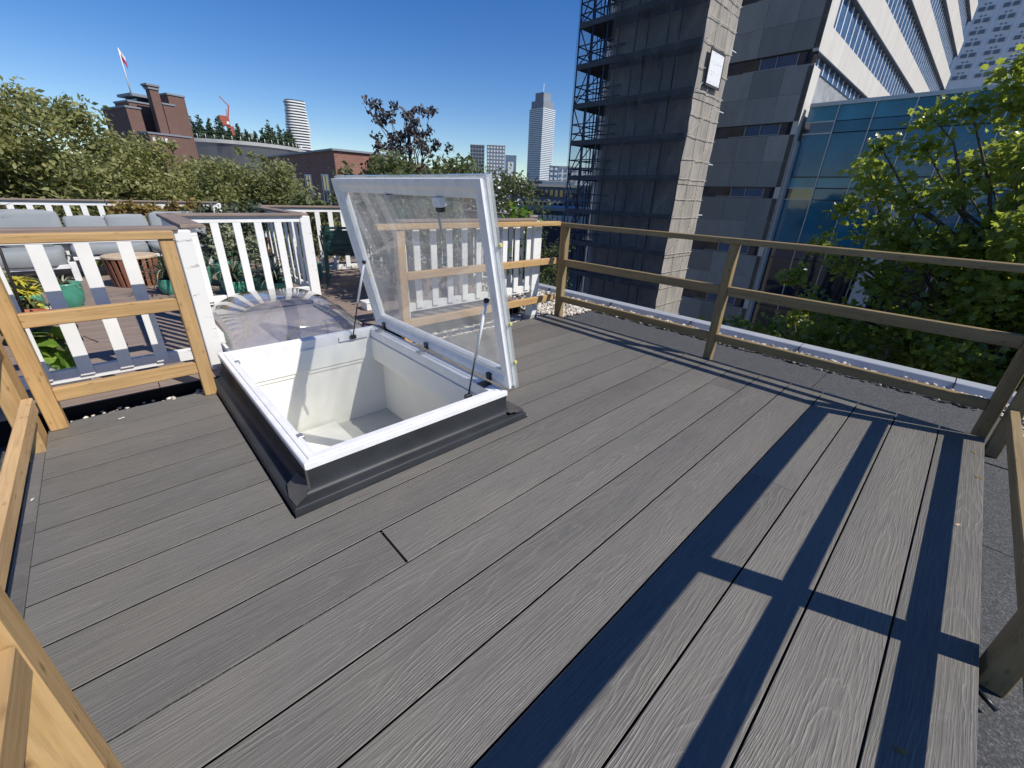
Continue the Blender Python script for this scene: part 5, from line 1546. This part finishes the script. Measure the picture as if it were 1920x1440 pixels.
def flag_part(nm, z0, z1, mt):
    V, F = [], []
    for i in range(9):
        u = i / 8
        for z in (z0, z1):
            V.append((8.5 + u * 0.45, 91.0 + 0.12 * math.sin(u * 9), z - u * 0.9))
    F = [(2 * i, 2 * i + 2, 2 * i + 3, 2 * i + 1) for i in range(8)]
    mobj(nm, V, F, mt, fp, True)
flag_part('flag_stripe', 17.55, 18.15, 'flag_white'); flag_part('flag_stripe', 16.75, 17.545, 'flag_red')

# round mirrored depot with a rooftop wood
dp = thing('round_depot', 'round mirrored building with a garden of trees on its roof', 'building', (38, 172, GZ))
lathe('mirror_wall', (38, 172, GZ), [(14, 0), (17.5, 11), (20, 22.0)], 'mirror_wall', dp, 48)
lathe('roof_deck', (38, 172, 12.0), [(0.01, 0.0), (20, 0.0), (20.1, 0.7), (20.3, 0.7), (20.3, -0.2)], 'concrete', dp, 48, False)
for k in range(60):
    a = 2 * math.pi * k / 60
    if math.sin(a) < 0.2:
        tube('balustrade_post', (38 + 20 * math.cos(a), 172 + 20 * math.sin(a), 12.7), (38 + 20 * math.cos(a), 172 + 20 * math.sin(a), 13.8), 0.07, 'white_metal', dp, n=5)
box('roof_pavilion', 33, 44, 170, 178, 12.1, 16.5, 'far_grey', dp)
def fir(c, h, seed, label):
    rs = np.random.RandomState(seed)
    cl = [((c[0] + rs.randn() * 0.15, c[1] + rs.randn() * 0.15, c[2] + h * (0.12 + 0.85 * f)), max(0.3, h * 0.26 * (1 - f) + 0.25)) for f in np.linspace(0, 1, 9)]
    t = foliage('rooftop_tree', label, 'tree', c, cl, 900, 0.7, 'leaf_fir', DIAMOND, seed, ((c[0], c[1], c[2] + h * 0.5), 0.12), group='trees on the depot roof')
rs = np.random.RandomState(8)
k = 0
for a in np.linspace(186, 352, 22):
    r = 16.8 + rs.uniform(-1.5, 0.8)
    hgt = 6.3 + rs.uniform(-1.6, 1.2) if a < 250 or a > 290 else 4.3 + rs.uniform(-1, 1)
    fir((38 + r * math.cos(math.radians(a)), 172 + r * math.sin(math.radians(a)), 12.05), hgt, 300 + k, 'small dark tree, one of the row in the rooftop garden of the mirrored depot')
    k += 1
cr = thing('roof_crane', 'red jib crane standing among the rooftop trees', 'crane', (36.6, 168, 12.0))
box('cab', 34.9, 37.4, 167, 169, 17.6, 20.2, 'crane_red', cr, 0.1)
box('window', 36.5, 37.2, 166.9, 167.05, 18.0, 18.7, 'white_paint', cr)
box('mast_base', 36.6, 38.2, 167.2, 168.8, 12.05, 17.6, 'crane_red', cr)
beam('mast', (37.5, 168, 20.2), (38.2, 168, 23.2), 0.3, 0.3, 'crane_red', cr)
beam('jib', (38.3, 168, 22.8), (36.2, 168, 25.2), 0.22, 0.22, 'crane_red', cr)
beam('stay', (37.2, 168, 20.2), (37.3, 168, 22.0), 0.15, 0.15, 'crane_red', cr)
